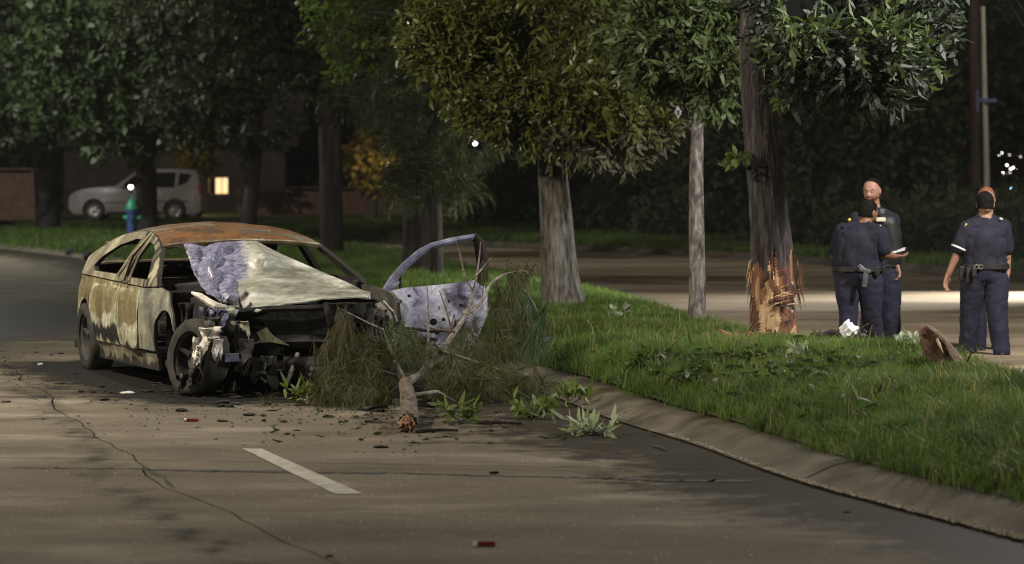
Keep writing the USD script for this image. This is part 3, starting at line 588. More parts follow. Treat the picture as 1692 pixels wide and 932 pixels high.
def needles(tips, dirs, n, L, w, seed, droop=.5, spread=.6):
    r = np.random.default_rng(seed); N = len(tips)
    t = np.repeat(tips, n, 0); d = np.repeat(dirs / np.linalg.norm(dirs, axis=1, keepdims=True), n, 0)
    back = r.uniform(0, .22, (N * n, 1)); b = t - d * back
    nd = d + r.normal(0, spread, b.shape); nd /= np.linalg.norm(nd, axis=1, keepdims=True)
    l = L * r.uniform(.6, 1.15, (N * n, 1)); a = np.cross(nd, r.normal(size=b.shape)); a /= np.linalg.norm(a, axis=1, keepdims=True)
    m = b + nd * l * .55 + [0, 0, -1] * l * droop * .18; e = b + nd * l * .95 + [0, 0, -1] * l * droop * .55
    V = np.stack([b - a * w, b + a * w, m - a * w * .8, m + a * w * .8, e], 1).reshape(-1, 3)
    f = np.array([(0, 1, 3), (0, 3, 2), (2, 3, 4)])
    return tm(V, (f[None] + 5 * np.arange(N * n)[:, None, None]).reshape(-1, 3))
def on_median(px, py, h=.3):
    g = G(px, py, h); g[2] = float(mound(np.array([g[0]]), np.array([g[1]]))[0]) - .05
    return g
def plant_trunk(name, t, pix, Z, widths, m, seed, sides=30, relief=.05, flare=.25, y0=None):
    """pix: (x, y) up the stem in the photograph; widths in photo pixels"""
    pts = np.array([P(x, y, Z) for x, y in pix]); loc = np.array(pts[0])
    return obj(name, trunk_mesh(pts, np.array(widths) / 2 / (F / Z), sides, .09, relief, seed, flare), m, t, smooth=True)

# the wide olive-leaved tree in the middle
ZA = 35.2
t = thing('oak_tree', 'oak with olive brown crown and stout pale grey trunk, left of the thin stem', 'tree')
plant_trunk('trunk', t, [(930, 512), (925, 470), (920, 380), (912, 280), (905, 150), (900, 0), (898, -150), (900, -420)], ZA, [62, 55, 50, 44, 40, 36, 31, 16], 'bark_grey', 3, sides=64, relief=.10, flare=.32)
la = [lobe(900, 40, 190, 110, ZA, 900), lobe(960, 170, 135, 62, ZA, 420, dZ=-.8), lobe(775, 60, 90, 85, ZA, 330, dZ=-.4), lobe(850, 175, 70, 55, ZA, 190, dZ=-1), lobe(1050, 170, 62, 55, ZA, 190, dZ=-.6), lobe(1040, 40, 100, 90, ZA, 320),
      lobe(900, 210, 55, 45, ZA, 130, dZ=-1), lobe(1000, 215, 70, 38, ZA, 150, dZ=-.9), lobe(815, 150, 50, 50, ZA, 130, dZ=-.7), lobe(900, -160, 220, 120, ZA, 450)]
obj('crown', crown(la[:4] + la[8:], 5, L=.135, W=.042, per=11, twig=.36, gap=.445, density=1.6), 'leaf_olive', t)
obj('foliage', crown([la[4], la[5], la[6], la[7], lobe(930, 235, 60, 30, ZA, 120, dZ=-1.1)], 6, L=.15, W=.05, per=10, twig=.32, gap=.43, density=1.5), 'leaf_dusty', t)
obj('limb', limbs(P(905, 180, ZA), [P(780, 40, ZA - .5), P(1000, 20, ZA - .6), P(1050, 150, ZA - .7), P(830, 150, ZA - .9), P(960, 200, ZA - 1)], .09, 7), 'bark_dark', t)
# the thin stem
ZB = 31.3
t = thing('slender_tree', 'thin pale straight trunk standing between the oak and the scarred tree', 'tree')
plant_trunk('trunk', t, [(1151, 538), (1152, 480), (1151, 400), (1150, 300), (1153, 200), (1155, 100), (1157, -60)], ZB, [27, 25, 24, 22, 19, 17, 10], 'bark_pale', 9, 32, relief=.11, flare=.12)
lb = [lobe(1120, 60, 95, 75, ZB, 330), lobe(1165, 120, 62, 50, ZB, 170, dZ=-.5), lobe(1205, 60, 48, 75, ZB, 190, dZ=-.3), lobe(1120, 130, 55, 40, ZB, 130, dZ=-.4), lobe(1200, 135, 35, 35, ZB, 80), lobe(1150, -60, 130, 80, ZB, 200)]
obj('crown', crown(lb, 15, L=.15, W=.05, per=10, twig=.32, gap=.44, density=1.5), 'leaf_mix', t)
obj('limb', limbs(P(1153, 130, ZB), [P(1090, 60, ZB - .3), P(1210, 60, ZB - .3), P(1180, 20, ZB + .3)], .035, 17), 'bark_dark', t)
# the tree that was hit
ZC = 27.8
t = thing('scarred_tree', 'big dark trunk with bark torn off to raw orange wood near the ground', 'tree')
sC = F / ZC
pathC = np.array([P(x, y, ZC) for x, y in [(1279, 578), (1279, 540), (1278, 480), (1276, 420), (1270, 340), (1260, 260), (1251, 170), (1246, 90), (1250, 0), (1258, -120), (1262, -420)]])
radC = .83 * np.array([92, 88, 84, 78, 72, 64, 58, 55, 54, 48, 22]) / 2 / sC
tr = trunk_mesh(pathC, radC, 72, .03, .095, 21, .06)
# bark torn away low down: raw wood lies a little below the bark
v = np.array(tr.vertices); pz = HY + (H - v[:, 2]) * sC                      # photo row of each vertex
axis_x = np.interp(v[:, 2], pathC[::-1, 2][np.argsort(pathC[::-1, 2])], pathC[::-1, 0][np.argsort(pathC[::-1, 2])])
u = (v[:, 0] - axis_x) * sC                                                    # photo columns off the axis
fz = fbm(np.stack([u * .09, pz * .028, np.sign(v[:, 1] - ZC) * 3.0], -1), 4, 33) - .5
front = v[:, 1] < ZC + .05
score = np.full(len(v), -1.0); red = np.full(len(v), -1.0)
for (ex, ey, rx, ry) in ((-32, 450, 7, 22), (-33, 478, 8, 16), (-4, 474, 15, 26), (-8, 440, 7, 16), (33, 452, 7, 34), (-6, 512, 24, 16), (-14, 534, 15, 18), (24, 545, 18, 22), (18, 515, 16, 14), (36, 500, 10, 20), (-24, 505, 12, 16), (2, 486, 30, 9)):
    score = np.maximum(score, 1 - np.hypot((u - ex) / rx, (pz - ey) / ry))
bare = (score + 1.9 * fz > .05) & front & (pz > 405)
redz = ((np.clip((pz - 375) / 70, 0, 1) * np.clip((560 - pz) / 20, 0, 1)) + 2.6 * fz > .62) & (pz > 392 + 120 * fz)
ax = np.stack([axis_x, np.full(len(v), ZC)], -1); dxy = v[:, :2] - ax
v[:, :2] = np.where(bare[:, None], ax + dxy * (.88 + .1 * fbm(v * 18, 2, 4)[:, None]), v[:, :2])
fc = np.array(tr.faces); fb = bare[fc].sum(1) >= 2
def sub(f):
    used, inv = np.unique(f.ravel(), return_inverse=True); return tm(v[used], inv.reshape(-1, 3))
fr_ = redz[fc].sum(1) >= 2
obj('trunk', sub(fc[~fb & ~fr_]), 'bark_scarred', t, smooth=50)
obj('inner_bark', sub(fc[~fb & fr_]), 'bark_red', t, smooth=50, label='wet looking reddish inner bark round the wound', kind='stuff')
ff = fc[fb]; cz = fbm(v[ff].mean(1) * [14, 14, 4], 3, 2) > .50
obj('exposed_wood', sub(ff[cz]), 'raw_wood', t, smooth=50, label='raw pale orange wood where the bark is gone', kind='stuff')
obj('exposed_wood', sub(ff[~cz]), 'raw_wood_red', t, smooth=50, label='reddish fibres left on the raw wood', kind='stuff')
r = np.random.default_rng(41)
def strip(p0, d, L, w, th, bend, seed):
    rr = np.random.default_rng(seed); n = 6; tt = np.linspace(0, 1, n); d = np.asarray(d) / np.linalg.norm(d)
    c = np.asarray(p0) + d * (tt * L)[:, None] + np.asarray(bend) * (tt ** 2)[:, None] * L
    s = np.cross(d, [0, -1, 0.2]); s /= np.linalg.norm(s); nn = np.cross(s, d); ww = w * (1 - .75 * tt) * rr.uniform(.7, 1.2, n)
    ring = np.stack([c - s * ww[:, None], c - nn * th, c + s * ww[:, None], c + nn * th], 1)
    v = ring.reshape(-1, 3); f = []
    for i in range(n - 1):
        for j in range(4):
            a, b = i * 4 + j, i * 4 + (j + 1) % 4; f += [(a, b, b + 4), (a, b + 4, a + 4)]
    f += [(0, 2, 1), (0, 3, 2), (4 * n - 4, 4 * n - 3, 4 * n - 2), (4 * n - 4, 4 * n - 2, 4 * n - 1)]
    return tm(v, f)
for k in range(60):     # a sheaf of fibres slung across the front, shreds hanging round the sides
    if k < 34:
        x0 = r.uniform(-14, 34); yy0 = 503 - (x0 + 14) * .42 + r.normal(0, 6); p0 = P(1279 + x0, yy0, ZC); p0[1] = ZC - math.sqrt(max(.005, .235 ** 2 - (x0 / sC) ** 2)) - r.uniform(.0, .025)
        sg = 1 if r.random() < .55 else -1; d = (sg * 1.0, r.uniform(.05, .25), sg * r.uniform(.25, .55)); m = 'raw_wood_red' if k % 3 else 'raw_wood'; L = r.uniform(.06, .17)
    else:
        sgn = 1 if k % 2 else -1; x0 = sgn * r.uniform(36, 41); p0 = P(1279 + x0, r.uniform(425, 490), ZC); p0[1] = ZC - r.uniform(-.05, .10); d = (sgn * r.uniform(.0, .3), r.uniform(-.2, .1), -1); m = 'raw_wood' if k % 4 == 0 else 'raw_wood_red'; L = r.uniform(.10, .24)
    obj('splinter', strip(p0, d, L, r.uniform(.004, .011), .003, (0, .05, -.25), k), m, t)
lc = [lobe(1400, 40, 110, 75, ZC, 260, dZ=-.3), lobe(1490, 55, 65, 60, ZC, 150, dZ=.2), lobe(1335, 100, 55, 45, ZC, 100, dZ=-.2), lobe(1440, 115, 55, 36, ZC, 100, dZ=-.3), lobe(1310, 20, 50, 60, ZC, 110, dZ=-.5), lobe(1390, -60, 180, 80, ZC, 220), lobe(1255, -90, 150, 90, ZC, 180)]
obj('crown', crown(lc, 25, L=.15, W=.05, per=9, twig=.34, gap=.50, density=1.7), 'leaf_grey', t)
obj('foliage', crown([lobe(1445, 60, 50, 40, ZC, 36, dZ=-.5), lobe(1310, 60, 30, 40, ZC, 36, dZ=-.6), lobe(1500, 95, 30, 30, ZC, 26, dZ=-.2)], 26, L=.15, W=.05, per=8, twig=.30, gap=.40), 'leaf_mix', t)
obj('sprig', crown([lobe(1224, 262, 9, 11, ZC, 7, dZ=-.3), lobe(1290, 90, 14, 16, ZC, 10, dZ=-.3), lobe(1300, 160, 12, 10, ZC, 6, dZ=-.25)], 27, L=.12, W=.05, per=6, twig=.12, gap=.0), 'leaf_twig', t, kind='stuff')
obj('limb', limbs(P(1252, 60, ZC), [P(1400, 60, ZC - .3), P(1490, 40, ZC), P(1340, 110, ZC - .3), P(1440, 110, ZC - .2)], .07, 28), 'bark_dark', t)
# the pale tag hanging between the crowns
g = P(1120, 186, 31.0)
t = thing('hanging_tag', 'small pale diamond shaped tag hanging under the leaves beside the thin stem', 'tag')
obj('panel', tm([g + [0, 0, .075], g + [.045, 0, 0.01], g + [0.005, 0, -.075], g + [-.035, 0, .01], g + [0, .012, .075], g + [.045, .012, .01], g + [.005, .012, -.075], g + [-.035, .012, .01]], [(0, 2, 1), (0, 3, 2), (4, 5, 6), (4, 6, 7), (0, 1, 5), (0, 5, 4), (1, 2, 6), (1, 6, 5), (2, 3, 7), (2, 7, 6), (3, 0, 4), (3, 4, 7)]), 'tag_white', t)
obj('mark', box(g[0] + .004, g[1] - .004, g[2], .014, .004, .05), 'black', t)
obj('string', tube([g + [0, .006, .07], g + [.01, .006, .25], g + [.03, .006, .6]], .003, 4), 'wire', t)

# pines behind the car
ZF = 43.0
t = thing('pine_tree', 'slim young pine with dark needles behind the open car door', 'tree')
plant_trunk('trunk', t, [(722, 492), (721, 420), (719, 300), (717, 180), (715, 60), (714, -100)], ZF, [22, 20, 19, 17, 14, 8], 'bark_night', 31, 16)
r = np.random.default_rng(51); tips, dirs, br = [], [], []
for k in range(150):
    h = r.uniform(-120, 330); a = r.uniform(0, 6.28); b = P(717, h, ZF); L = np.interp(h, [-120, 60, 200, 330], [1.2, 1.8, 1.4, .6]) * r.uniform(.6, 1.15)
    e = b + np.array([math.cos(a) * L, math.sin(a) * L * .8, r.uniform(-.25, .3)])
    br.append(tube([b, (b + e) / 2 + [0, 0, .08], e], [.018, .012, .006], 4, False))
    for q in range(10):
        tt = r.uniform(.35, 1.05); tips.append(b + (e - b) * tt + r.normal(0, .10, 3)); dirs.append((e - b) / L + r.normal(0, .5, 3))
tips, dirs = np.array(tips), np.array(dirs); _c = P(785, 237, 1.0) - [0, 0, H]; _q = tips - [0, 0, H]; ok = np.hypot(_q[:, 0] / _q[:, 1] - _c[0], _q[:, 2] / _q[:, 1] - _c[2]) > 22 / F; tips, dirs = tips[ok], dirs[ok]
obj('branches', cat_(br), 'bark_dark', t, kind='stuff')
obj('crown', needles(tips, dirs, 22, .24, .0045, 52, .6), 'needle_dark', t)
t = thing('shade_tree', 'thick dark trunk just left of the slim young pine, yellow green crown', 'tree')
plant_trunk('trunk', t, [(690, 490), (689, 420), (690, 320), (694, 230), (690, 120), (685, -60), (683, -380)], 45.0, [52, 47, 46, 40, 36, 32, 18], 'bark_night', 33, 26)
ends = [P(672, 185, 44.6), P(640, 60, 44.5), P(745, 30, 44.7)]
obj('limb', limbs(P(690, 200, 45), ends, .07, 34), 'bark_dark', t)
lt = [lobe(640, 60, 95, 75, 44, 320), lobe(720, 30, 70, 60, 44, 200), lobe(570, 20, 60, 60, 44, 150), lobe(690, -80, 190, 90, 44, 260)]
obj('crown', crown(lt, 35, L=.14, W=.06, per=9, twig=.35, gap=.44, density=1.1), 'leaf_bright', t)
# the line of dark trunks going away along the median
def far_tree(name, label, pix, Z, w, lobes, m, seed, L=.2, W=.1, bark='bark_night', density=1.0, gap=.44):
    t = thing(name, label, 'tree')
    plant_trunk('trunk', t, pix, Z, w, bark, seed, 22)
    obj('limb', limbs(P(pix[-3][0], pix[-3][1], Z), [np.asarray(l[0]) for l in lobes[:4]], .07 * Z / 50, seed + 1), bark, t)
    obj('crown', crown([lobe(*l[1:]) if False else l for l in lobes], seed + 2, L=L, W=W, per=9, twig=.5, gap=gap, gapscale=.9, density=density), m, t)
    return t
Z = 54.0
far_tree('shade_tree', 'dark straight trunk rising behind the roof of the burnt car', [(548, 445), (548, 380), (546, 280), (544, 200), (540, 100), (538, -60), (535, -300)], Z, [42, 38, 36, 36, 34, 30, 16],
         [lobe(500, 60, 110, 70, Z, 260), lobe(430, 10, 110, 60, Z, 220), lobe(560, 130, 60, 50, Z, 120), lobe(380, 110, 70, 50, Z, 130), lobe(480, -80, 220, 90, Z, 260)], 'leaf_night', 61)
Z = 62.0
far_tree('shade_tree', 'slim dark trunk forking low above the rear of the burnt car', [(412, 425), (412, 370), (420, 270), (424, 180), (420, 80), (415, -60), (412, -260)], Z, [28, 25, 24, 22, 20, 16, 8],
         [lobe(330, 150, 90, 70, Z, 200), lobe(400, 200, 80, 50, Z, 160), lobe(300, 40, 110, 70, Z, 240), lobe(450, 180, 60, 40, Z, 90), lobe(330, -80, 180, 80, Z, 220)], 'leaf_night', 71, L=.22, W=.11)
Z = 70.0
far_tree('shade_tree', 'dark trunk in front of the white vehicle, glossy green crown lit from the left', [(243, 402), (243, 360), (242, 280), (240, 200), (238, 120), (236, -20), (232, -260)], Z, [40, 34, 32, 31, 28, 24, 12],
         [lobe(160, 150, 110, 70, Z - 2, 330), lobe(240, 180, 80, 60, Z - 2, 190), lobe(150, 60, 120, 70, Z - 2, 320), lobe(270, 80, 90, 70, Z - 2, 230), lobe(200, -70, 220, 80, Z, 260), lobe(190, 235, 50, 40, Z - 2.4, 80), lobe(290, 215, 50, 40, Z - 2, 80)], 'leaf_deep', 81, L=.24, W=.12)
Z = 76.0
far_tree('shade_tree', 'leftmost dark trunk, bright green crown above the curving kerb', [(80, 398), (79, 360), (76, 280), (74, 200), (70, 120), (66, -20), (60, -260)], Z, [46, 40, 38, 36, 32, 26, 14],
         [lobe(50, 110, 100, 75, Z - 3, 330), lobe(110, 170, 70, 55, Z - 3, 170), lobe(20, 180, 70, 55, Z - 3, 170), lobe(40, 20, 110, 70, Z - 2, 260), lobe(40, -90, 200, 80, Z, 220)], 'leaf_deep', 91, L=.26, W=.13)
# dark growth across the opposite carriageway
def bush(name, label, px, py, rx, ry, Z, n, m, seed, L=.28, W=.15, base=None):
    t = thing(name, label, 'tree' if 'tree' in name else 'bush')
    by = base or HY + (H - .25) * F / Z
    r = np.random.default_rng(seed)
    lo = [lobe(px + r.uniform(-.55, .55) * rx, py + r.uniform(-.55, .6) * ry, rx * r.uniform(.35, .6), ry * r.uniform(.35, .6), Z, n // 7, dZ=r.uniform(-1, 1)) for _ in range(7)]
    obj('trunk', trunk_mesh([P(px, by + 6, Z), P(px + 4, (by + py) / 2, Z), P(px, py - ry * .5, Z)], [.22, .17, .06], 12, .3, .05, seed), 'bark_dark', t)
    obj('crown', crown(lo, seed + 1, L=L, W=W, per=9, twig=.6, gap=.36, gapscale=.7), m, t)
    return t
bush('evergreen_tree', 'broad dark evergreen tree behind and right of the scarred trunk', 1400, 240, 160, 150, 74, 1500, 'leaf_night', 101)
bush('evergreen_tree', 'dark evergreen tree showing between the thin stem and the scarred trunk', 1190, 265, 90, 125, 78, 800, 'leaf_night', 111)
bush('evergreen_tree', 'dark evergreen tree showing between the oak and the thin stem', 1040, 300, 100, 105, 82, 800, 'leaf_night', 121)
bush('evergreen_tree', 'dark tree behind the oak trunk at its left', 830, 290, 90, 105, 86, 700, 'leaf_night', 131)
bush('evergreen_tree', 'tall dark tree behind the two poles at the right', 1570, 120, 120, 160, 84, 900, 'leaf_night', 141)
for k, (px, py, rx, ry, lab) in enumerate([(1300, 375, 60, 40, 'low dark bush behind the scarred trunk'), (1420, 380, 70, 42, 'low dark bush behind the pair of people'), (1540, 375, 75, 48, 'low brownish bush between the two groups of people'), (1660, 380, 60, 50, 'low brownish bush at the right edge behind the people'), (1130, 370, 90, 35, 'low dark bush left of the thin stem'), (960, 372, 80, 35, 'low dark bush right of the oak trunk')]):
    Z = [66, 62, 58, 54, 72, 77][k]
    bush('bush', lab, px, py, rx, ry, Z, 500, 'leaf_night', 151 + 10 * k, L=.2, W=.1)
# one far mass of night trees that closes the view
r = np.random.default_rng(300); lo = []
for k in range(60):
    Y = r.uniform(122, 150); x = -34 + 68 * (k + r.uniform(-.4, .4)) / 60; lo.append(((x, Y, r.uniform(3.0, 7.5)), (r.uniform(2, 3.5), 2.5, r.uniform(2.5, 4.5)), 330))
obj('tree_line', crown(lo, 301, L=.55, W=.32, per=6, twig=.8, gap=.25, gapscale=.4), 'leaf_night', label='dark far wood closing the view behind the houses', cat='wood', kind='stuff')
# foliage lit by the porch lamp, its amber light also painted into the leaves
bush('shrub_tree', 'small tree with amber lit leaves beside the far lamp, left of the slim pine', 612, 268, 42, 34, 92, 260, 'leaf_lamplit', 311, L=.22, W=.12)
bush('shrub_tree', 'small lamp lit tree above the glowing window', 322, 262, 22, 26, 100, 90, 'leaf_lamplit', 321, L=.22, W=.12)
# ------------------------------------------------------------------ the burnt car (x forward from the front axle, y to its left, z up)
ORG = np.array([CARX, CARY, 0.0]); CARRZ = math.degrees(math.atan2(FWD[1], FWD[0]))
WIDE = 1.11
ORG = ORG + LEFT * .95 * (WIDE - 1)
car = thing('burnt_car', 'burnt out saloon with crumpled hood, rusty roof and driver door hanging open', 'car', ORG, CARRZ)
UsdGeom.Xformable(stage.GetPrimAtPath(car)).AddScaleOp().Set(Gf.Vec3f(1, WIDE, 1))
def to_car(p): q = np.asarray(p, float) - ORG; return np.stack([q @ FWD, (q @ LEFT) / WIDE, q[..., 2]], -1)
def short(v): v = np.array(v, float); x = v[:, 0]; v[:, 0] = np.where(x < -3.15, -3.15 + (x + 3.15) * .48, x); return v
WB, SAG = 2.78, -.03
RFX = PchipInterpolator([-3.9, -3.72, -3.35, -2.85, -2.3, -1.75, -1.3, -1.05, -.90], [.98, 1.0, 1.06, 1.235, 1.375, 1.405, 1.36, 1.305, 1.265])
def half(x, z):
    w = np.interp(x, [-3.9, -3.75, -3.5, -3.1, -2.6, -1.5, -.4, .3, .7, .95], [.70, .78, .86, .915, .945, .955, .95, .935, .88, .80])
    lo = w - .055 * np.clip((.55 - z) / .3, 0, 1) ** 2 - .055 * np.clip((z - .62) / .36, 0, 1) ** 1.6 + .012 * np.exp(-((z - .80) / .035) ** 2)
    t = np.clip((z - .98) / .42, 0, 1.2)
    return np.where(z > .98, w - .055 - (.245 * t + .03 * t * t) * np.interp(x, [-3.5, -2.9, -2.2], [.45, .85, 1.0]), lo)
def panel(poly, side, th=.03, cell=.055, dent=.0, seed=0, push=0.0):
    v, f = cells(poly, cell)
    y = half(v[:, 0], v[:, 1]) + push
    if dent: y = y + dent * (fbm(np.column_stack([v * 3.2, np.full(len(v), seed)]), 3, seed) - .5)
    o = np.column_stack([v[:, 0], y, v[:, 1] + SAG]); i = o - [0, th, 0]
    m = shell(short(o), short(i), f)
    if side < 0: m.vertices = np.array(m.vertices) * [1, -1, 1]
    else: m.invert()
    return m, np.tile(v, (2, 1))
arch = lambda x, r: Polygon([(x + r * math.cos(a), .33 + r * 1.04 * math.sin(a)) for a in np.linspace(-.5, math.pi + .5, 40)])
roofl = [(x, float(RFX(x))) for x in np.linspace(-.95, -3.35, 22)]
belt = [(-3.35, 1.03), (-2.6, .985), (-1.5, .965), (-.75, .95), (-.35, .955)]
green = Polygon([(-.30, .93)] + roofl + [(-3.72, 1.0), (-3.6, .96), (-2.6, .945), (-1.5, .925), (-.75, .91)])
w_rear = Polygon([(-1.64, 1.0), (-1.60, 1.32), (-1.9, 1.32), (-2.3, 1.255), (-2.62, 1.135), (-2.74, 1.045), (-2.6, 1.005)])
w_front = Polygon([(-.70, .985), (-1.06, 1.235), (-1.22, 1.285), (-1.46, 1.308), (-1.49, .99)])
body = Polygon([(-3.88, .30), (-3.9, .62), (-3.86, .96), (-3.72, 1.0), (-3.6, .958), (-2.6, .943), (-1.5, .923), (-.75, .908), (-.32, .93), (.1, .90), (.45, .86), (.62, .80), (.60, .55), (.45, .30), (-2.4, .24)])
SILL = Polygon([(-2.45, .16), (-2.45, .34), (-.40, .32), (-.40, .16)])
def slice_(x0, x1, lo=.30): return body.intersection(Polygon([(x0, lo), (x0 + .05, 1.2), (x1 + .05, 1.2), (x1, lo)]))
cut = arch(-WB, .375).union(arch(0, .385))
def soot_low(v, top, k=1.0): return np.clip((top - v[:, 1]) * 2.4, -.6, .75) * k
for s, nm in ((-1, 'right'), (1, 'left')):
    def add(name, poly, m, dent=.03, cell=.055, th=.03, seed=1, push=0.0, sootf=None, smooth=40, label=None):
        poly = poly.buffer(-.006)
        for g in getattr(poly, 'geoms', [poly]):
            if g.area < .002: continue
            mm, v = panel(g, s, th, cell, dent, seed, push)
            import shapely
            dd = shapely.distance(shapely.points(v), g.exterior); n2 = fbm(np.column_stack([v * [3.2, 1.1], np.full(len(v), seed * 1.7)]), 3, seed)
            pale = .78 - 13.0 * np.abs(dd - .03 - .12 * (n2 - .45)); zz = v[:, 1] + .34 * (n2 - .5)
            pale = np.maximum(pale, np.where(zz < .60, .66, .66 - 9 * (zz - .60))); pale = np.where(v[:, 1] > .9, pale - .25, pale)
            obj(name, mm, m, car, smooth=False, label=label, attrs=dict(soot=np.where((np.arange(len(v)) < len(v) // 2) & (s < 0), sootf(v) if sootf else 0 * v[:, 0], 1.2), lilac=np.clip(pale, -.5, .72)))
    add('rear_fender', slice_(-4.0, -2.60, .26).difference(cut), 'burnt_side', .035, seed=3, sootf=lambda v: np.clip((.56 - v[:, 1]) * 3.0, -.6, .9))
    add('rear_door', slice_(-2.60, -1.55, .33).difference(cut), 'burnt_side', .035, seed=5, sootf=lambda v: np.clip(.74 - 3.6 * np.abs(v[:, 1] - .43), -.6, .74))
    if s < 0: add('front_door', slice_(-1.545, -.86, .33), 'burnt_side', .05, seed=8, sootf=lambda v: np.clip(.62 - 5 * np.abs(v[:, 1] - .345), -.6, .62))
    add('front_fender', slice_(-.855, .55, .34).difference(cut).intersection(Polygon([(-.9, 0), (-.9, 1.2), (-.2, .94), (.02, .92), (.3, .62), (.5, .2), (.1, .2)])) if s < 0 else slice_(-.5, .7, .34).difference(cut), 'burnt_fender' if s < 0 else 'soot_grey', .06, seed=9)
    add('window_frame', green.difference(w_rear).difference(w_front), 'burnt_frame', .02, .045, .045, seed=11, push=.004, sootf=lambda v: np.clip(.40 + (v[:, 0] + 1.6) * .16, -.6, .50))
    add('sill', SILL.difference(cut), 'burnt_frame', .02, seed=12, push=-.015, sootf=lambda v: np.clip(.45 + (.24 - v[:, 1]) * 3, -.6, .8))
    # door frames inside the openings: window bars
    for (x0, z0, x1, z1) in ((-1.52, .96, -1.47, 1.37), (-1.66, .98, -1.63, 1.36)) if s < 0 else ():
        a = np.array([x0, -half(x0, z0) - .012, z0 + SAG]); b = np.array([x1, -half(x1, z1) - .012, z1 + SAG]); obj('window_bar', tube([a, (a + b) / 2 + [0, -.008, 0], b], .016, 6), 'burnt_frame', car, smooth=40)
# buckled frames of the right front door, sprung out of the opening
for k, (x0, x1, dy) in enumerate(((-1.40, -1.42, .03), (-1.30, -1.38, .05), (-1.22, -1.33, .02))):
    obj('window_bar', tube([(x0, -half(x0, .95) - dy, .95 + SAG), ((x0 + x1) / 2 + .02, -half(x0, 1.15) - dy * 1.6, 1.15), (x1, -half(x1, 1.36) - dy * .5, 1.37)], [.016, .014, .012], 6), 'burnt_frame', car, smooth=40)
# roof, ribbed and sagging
xs, ys = np.linspace(-2.72, -.93, 44), np.linspace(-1, 1, 40)
X, Y = np.meshgrid(xs, ys, indexing='ij'); hw = half(X, RFX(X)) - .005
Z = RFX(X) + SAG + .085 * (1 - np.abs(Y) ** 2.2) * np.clip((-.90 - X) / .35 + .55, 0, 1) - .035 * np.exp(-((X + 1.5) / .35) ** 2 - ((Y - .1) / .5) ** 2) + .022 * (fbm(np.stack([X * 2.5, Y * 2.5, 0 * X], -1), 3, 4) - .5)
m = gridmesh(np.stack([X, Y * hw, Z], -1)); 
if m.face_normals[:, 2].mean() < 0: m.invert()
obj('roof', thicken(m, .03), 'burnt_roof', car, smooth=40, attrs=dict(soot=np.tile(np.clip((X.ravel() + 1.02) * 4 + .1, -.6, .35), 2)))
obj('windscreen_header', tube([(-.96, y, float(RFX(-.96)) + SAG + .047 * (1 - (y / .68) ** 2) - .012) for y in np.linspace(-.68, .68, 12)], .028, 6), 'burnt_frame', car, smooth=40)
obj('rear_header', tube([(-2.74, y, float(RFX(-2.74)) + SAG + .03 * (1 - (y / .7) ** 2) - .012) for y in np.linspace(-.74, .74, 12)], .028, 6), 'burnt_frame', car, smooth=40)
# rear deck and tail
X, Y = np.meshgrid(np.linspace(-3.84, -3.30, 12), np.linspace(-1, 1, 18), indexing='ij'); hw = half(X, 1.0 + 0 * X) - .03
m = gridmesh(np.stack([X, Y * hw, RFX(X) + SAG + .03 * (1 - Y ** 2) - .015], -1)); m.invert() if m.face_normals[:, 2].mean() < 0 else None
m.vertices = short(m.vertices); obj('boot_lid', thicken(m, .03), 'burnt_side', car, smooth=40, attrs=dict(soot=np.repeat([0.0, 1.2], len(m.vertices))))
Yt, Zt = np.meshgrid(np.linspace(-1, 1, 20), np.linspace(.28, .97, 10), indexing='ij')
m = gridmesh(np.stack([-3.86 - .07 * (1 - Yt ** 2) - .05 * np.exp(-((Zt - .5) / .15) ** 2), Yt * .74, Zt + SAG], -1)); m.invert() if m.face_normals[:, 0].mean() > 0 else None
m.vertices = short(m.vertices); obj('tail_panel', thicken(m, .04), 'burnt_side', car, smooth=40, attrs=dict(soot=np.repeat([0.0, 1.2], len(m.vertices))))
# floor, bulkheads, burnt interior
obj('floor_pan', box(-1.65, 0, .20, 3.9, 1.66, .08, .02), 'soot', car)
obj('bulkhead', box(-.42, 0, .55, .06, 1.62, .62, .02), 'soot', car)
obj('dashboard', tube([(-.62, -.70, .84), (-.60, -.3, .86), (-.60, .3, .86), (-.62, .70, .84)], [.07, .09, .09, .07], 8), 'soot', car, smooth=40)
obj('steering_wheel', trimesh.creation.torus(.18, .016, 24, 8).apply_transform(trimesh.transformations.rotation_matrix(math.radians(65), [0, 1, 0])).apply_translation([-.86, .38, .86]), 'soot_grey', car, smooth=40)
obj('rear_seat', cat_([box(-2.55, 0, .62, .12, 1.3, .5, .03, ry=-14), box(-2.3, 0, .42, .5, 1.3, .1, .03)]), 'soot', car)
for y in (-.38, .38):
    fr = [tube([(-1.45, y - .22, .36), (-1.72, y - .21, 1.0), (-1.73, y, 1.06), (-1.72, y + .21, 1.0), (-1.45, y + .22, .36)], .018, 6)]
    fr += [tube([(-1.45 - .27 * q, y - .21, .40 + .55 * q), (-1.43 - .27 * q, y, .40 + .55 * q), (-1.45 - .27 * q, y + .21, .40 + .55 * q)], .007, 4) for q in np.linspace(.1, .95, 6)]
    fr += [tube([(-1.0, y + o, .40), (-1.45, y + o, .38)], .012, 5) for o in np.linspace(-.21, .21, 5)] + [tube([(-1.0, y - .22, .40), (-1.0, y + .22, .40)], .016, 5)]
    obj('seat_frame', cat_(fr), 'soot_grey', car)
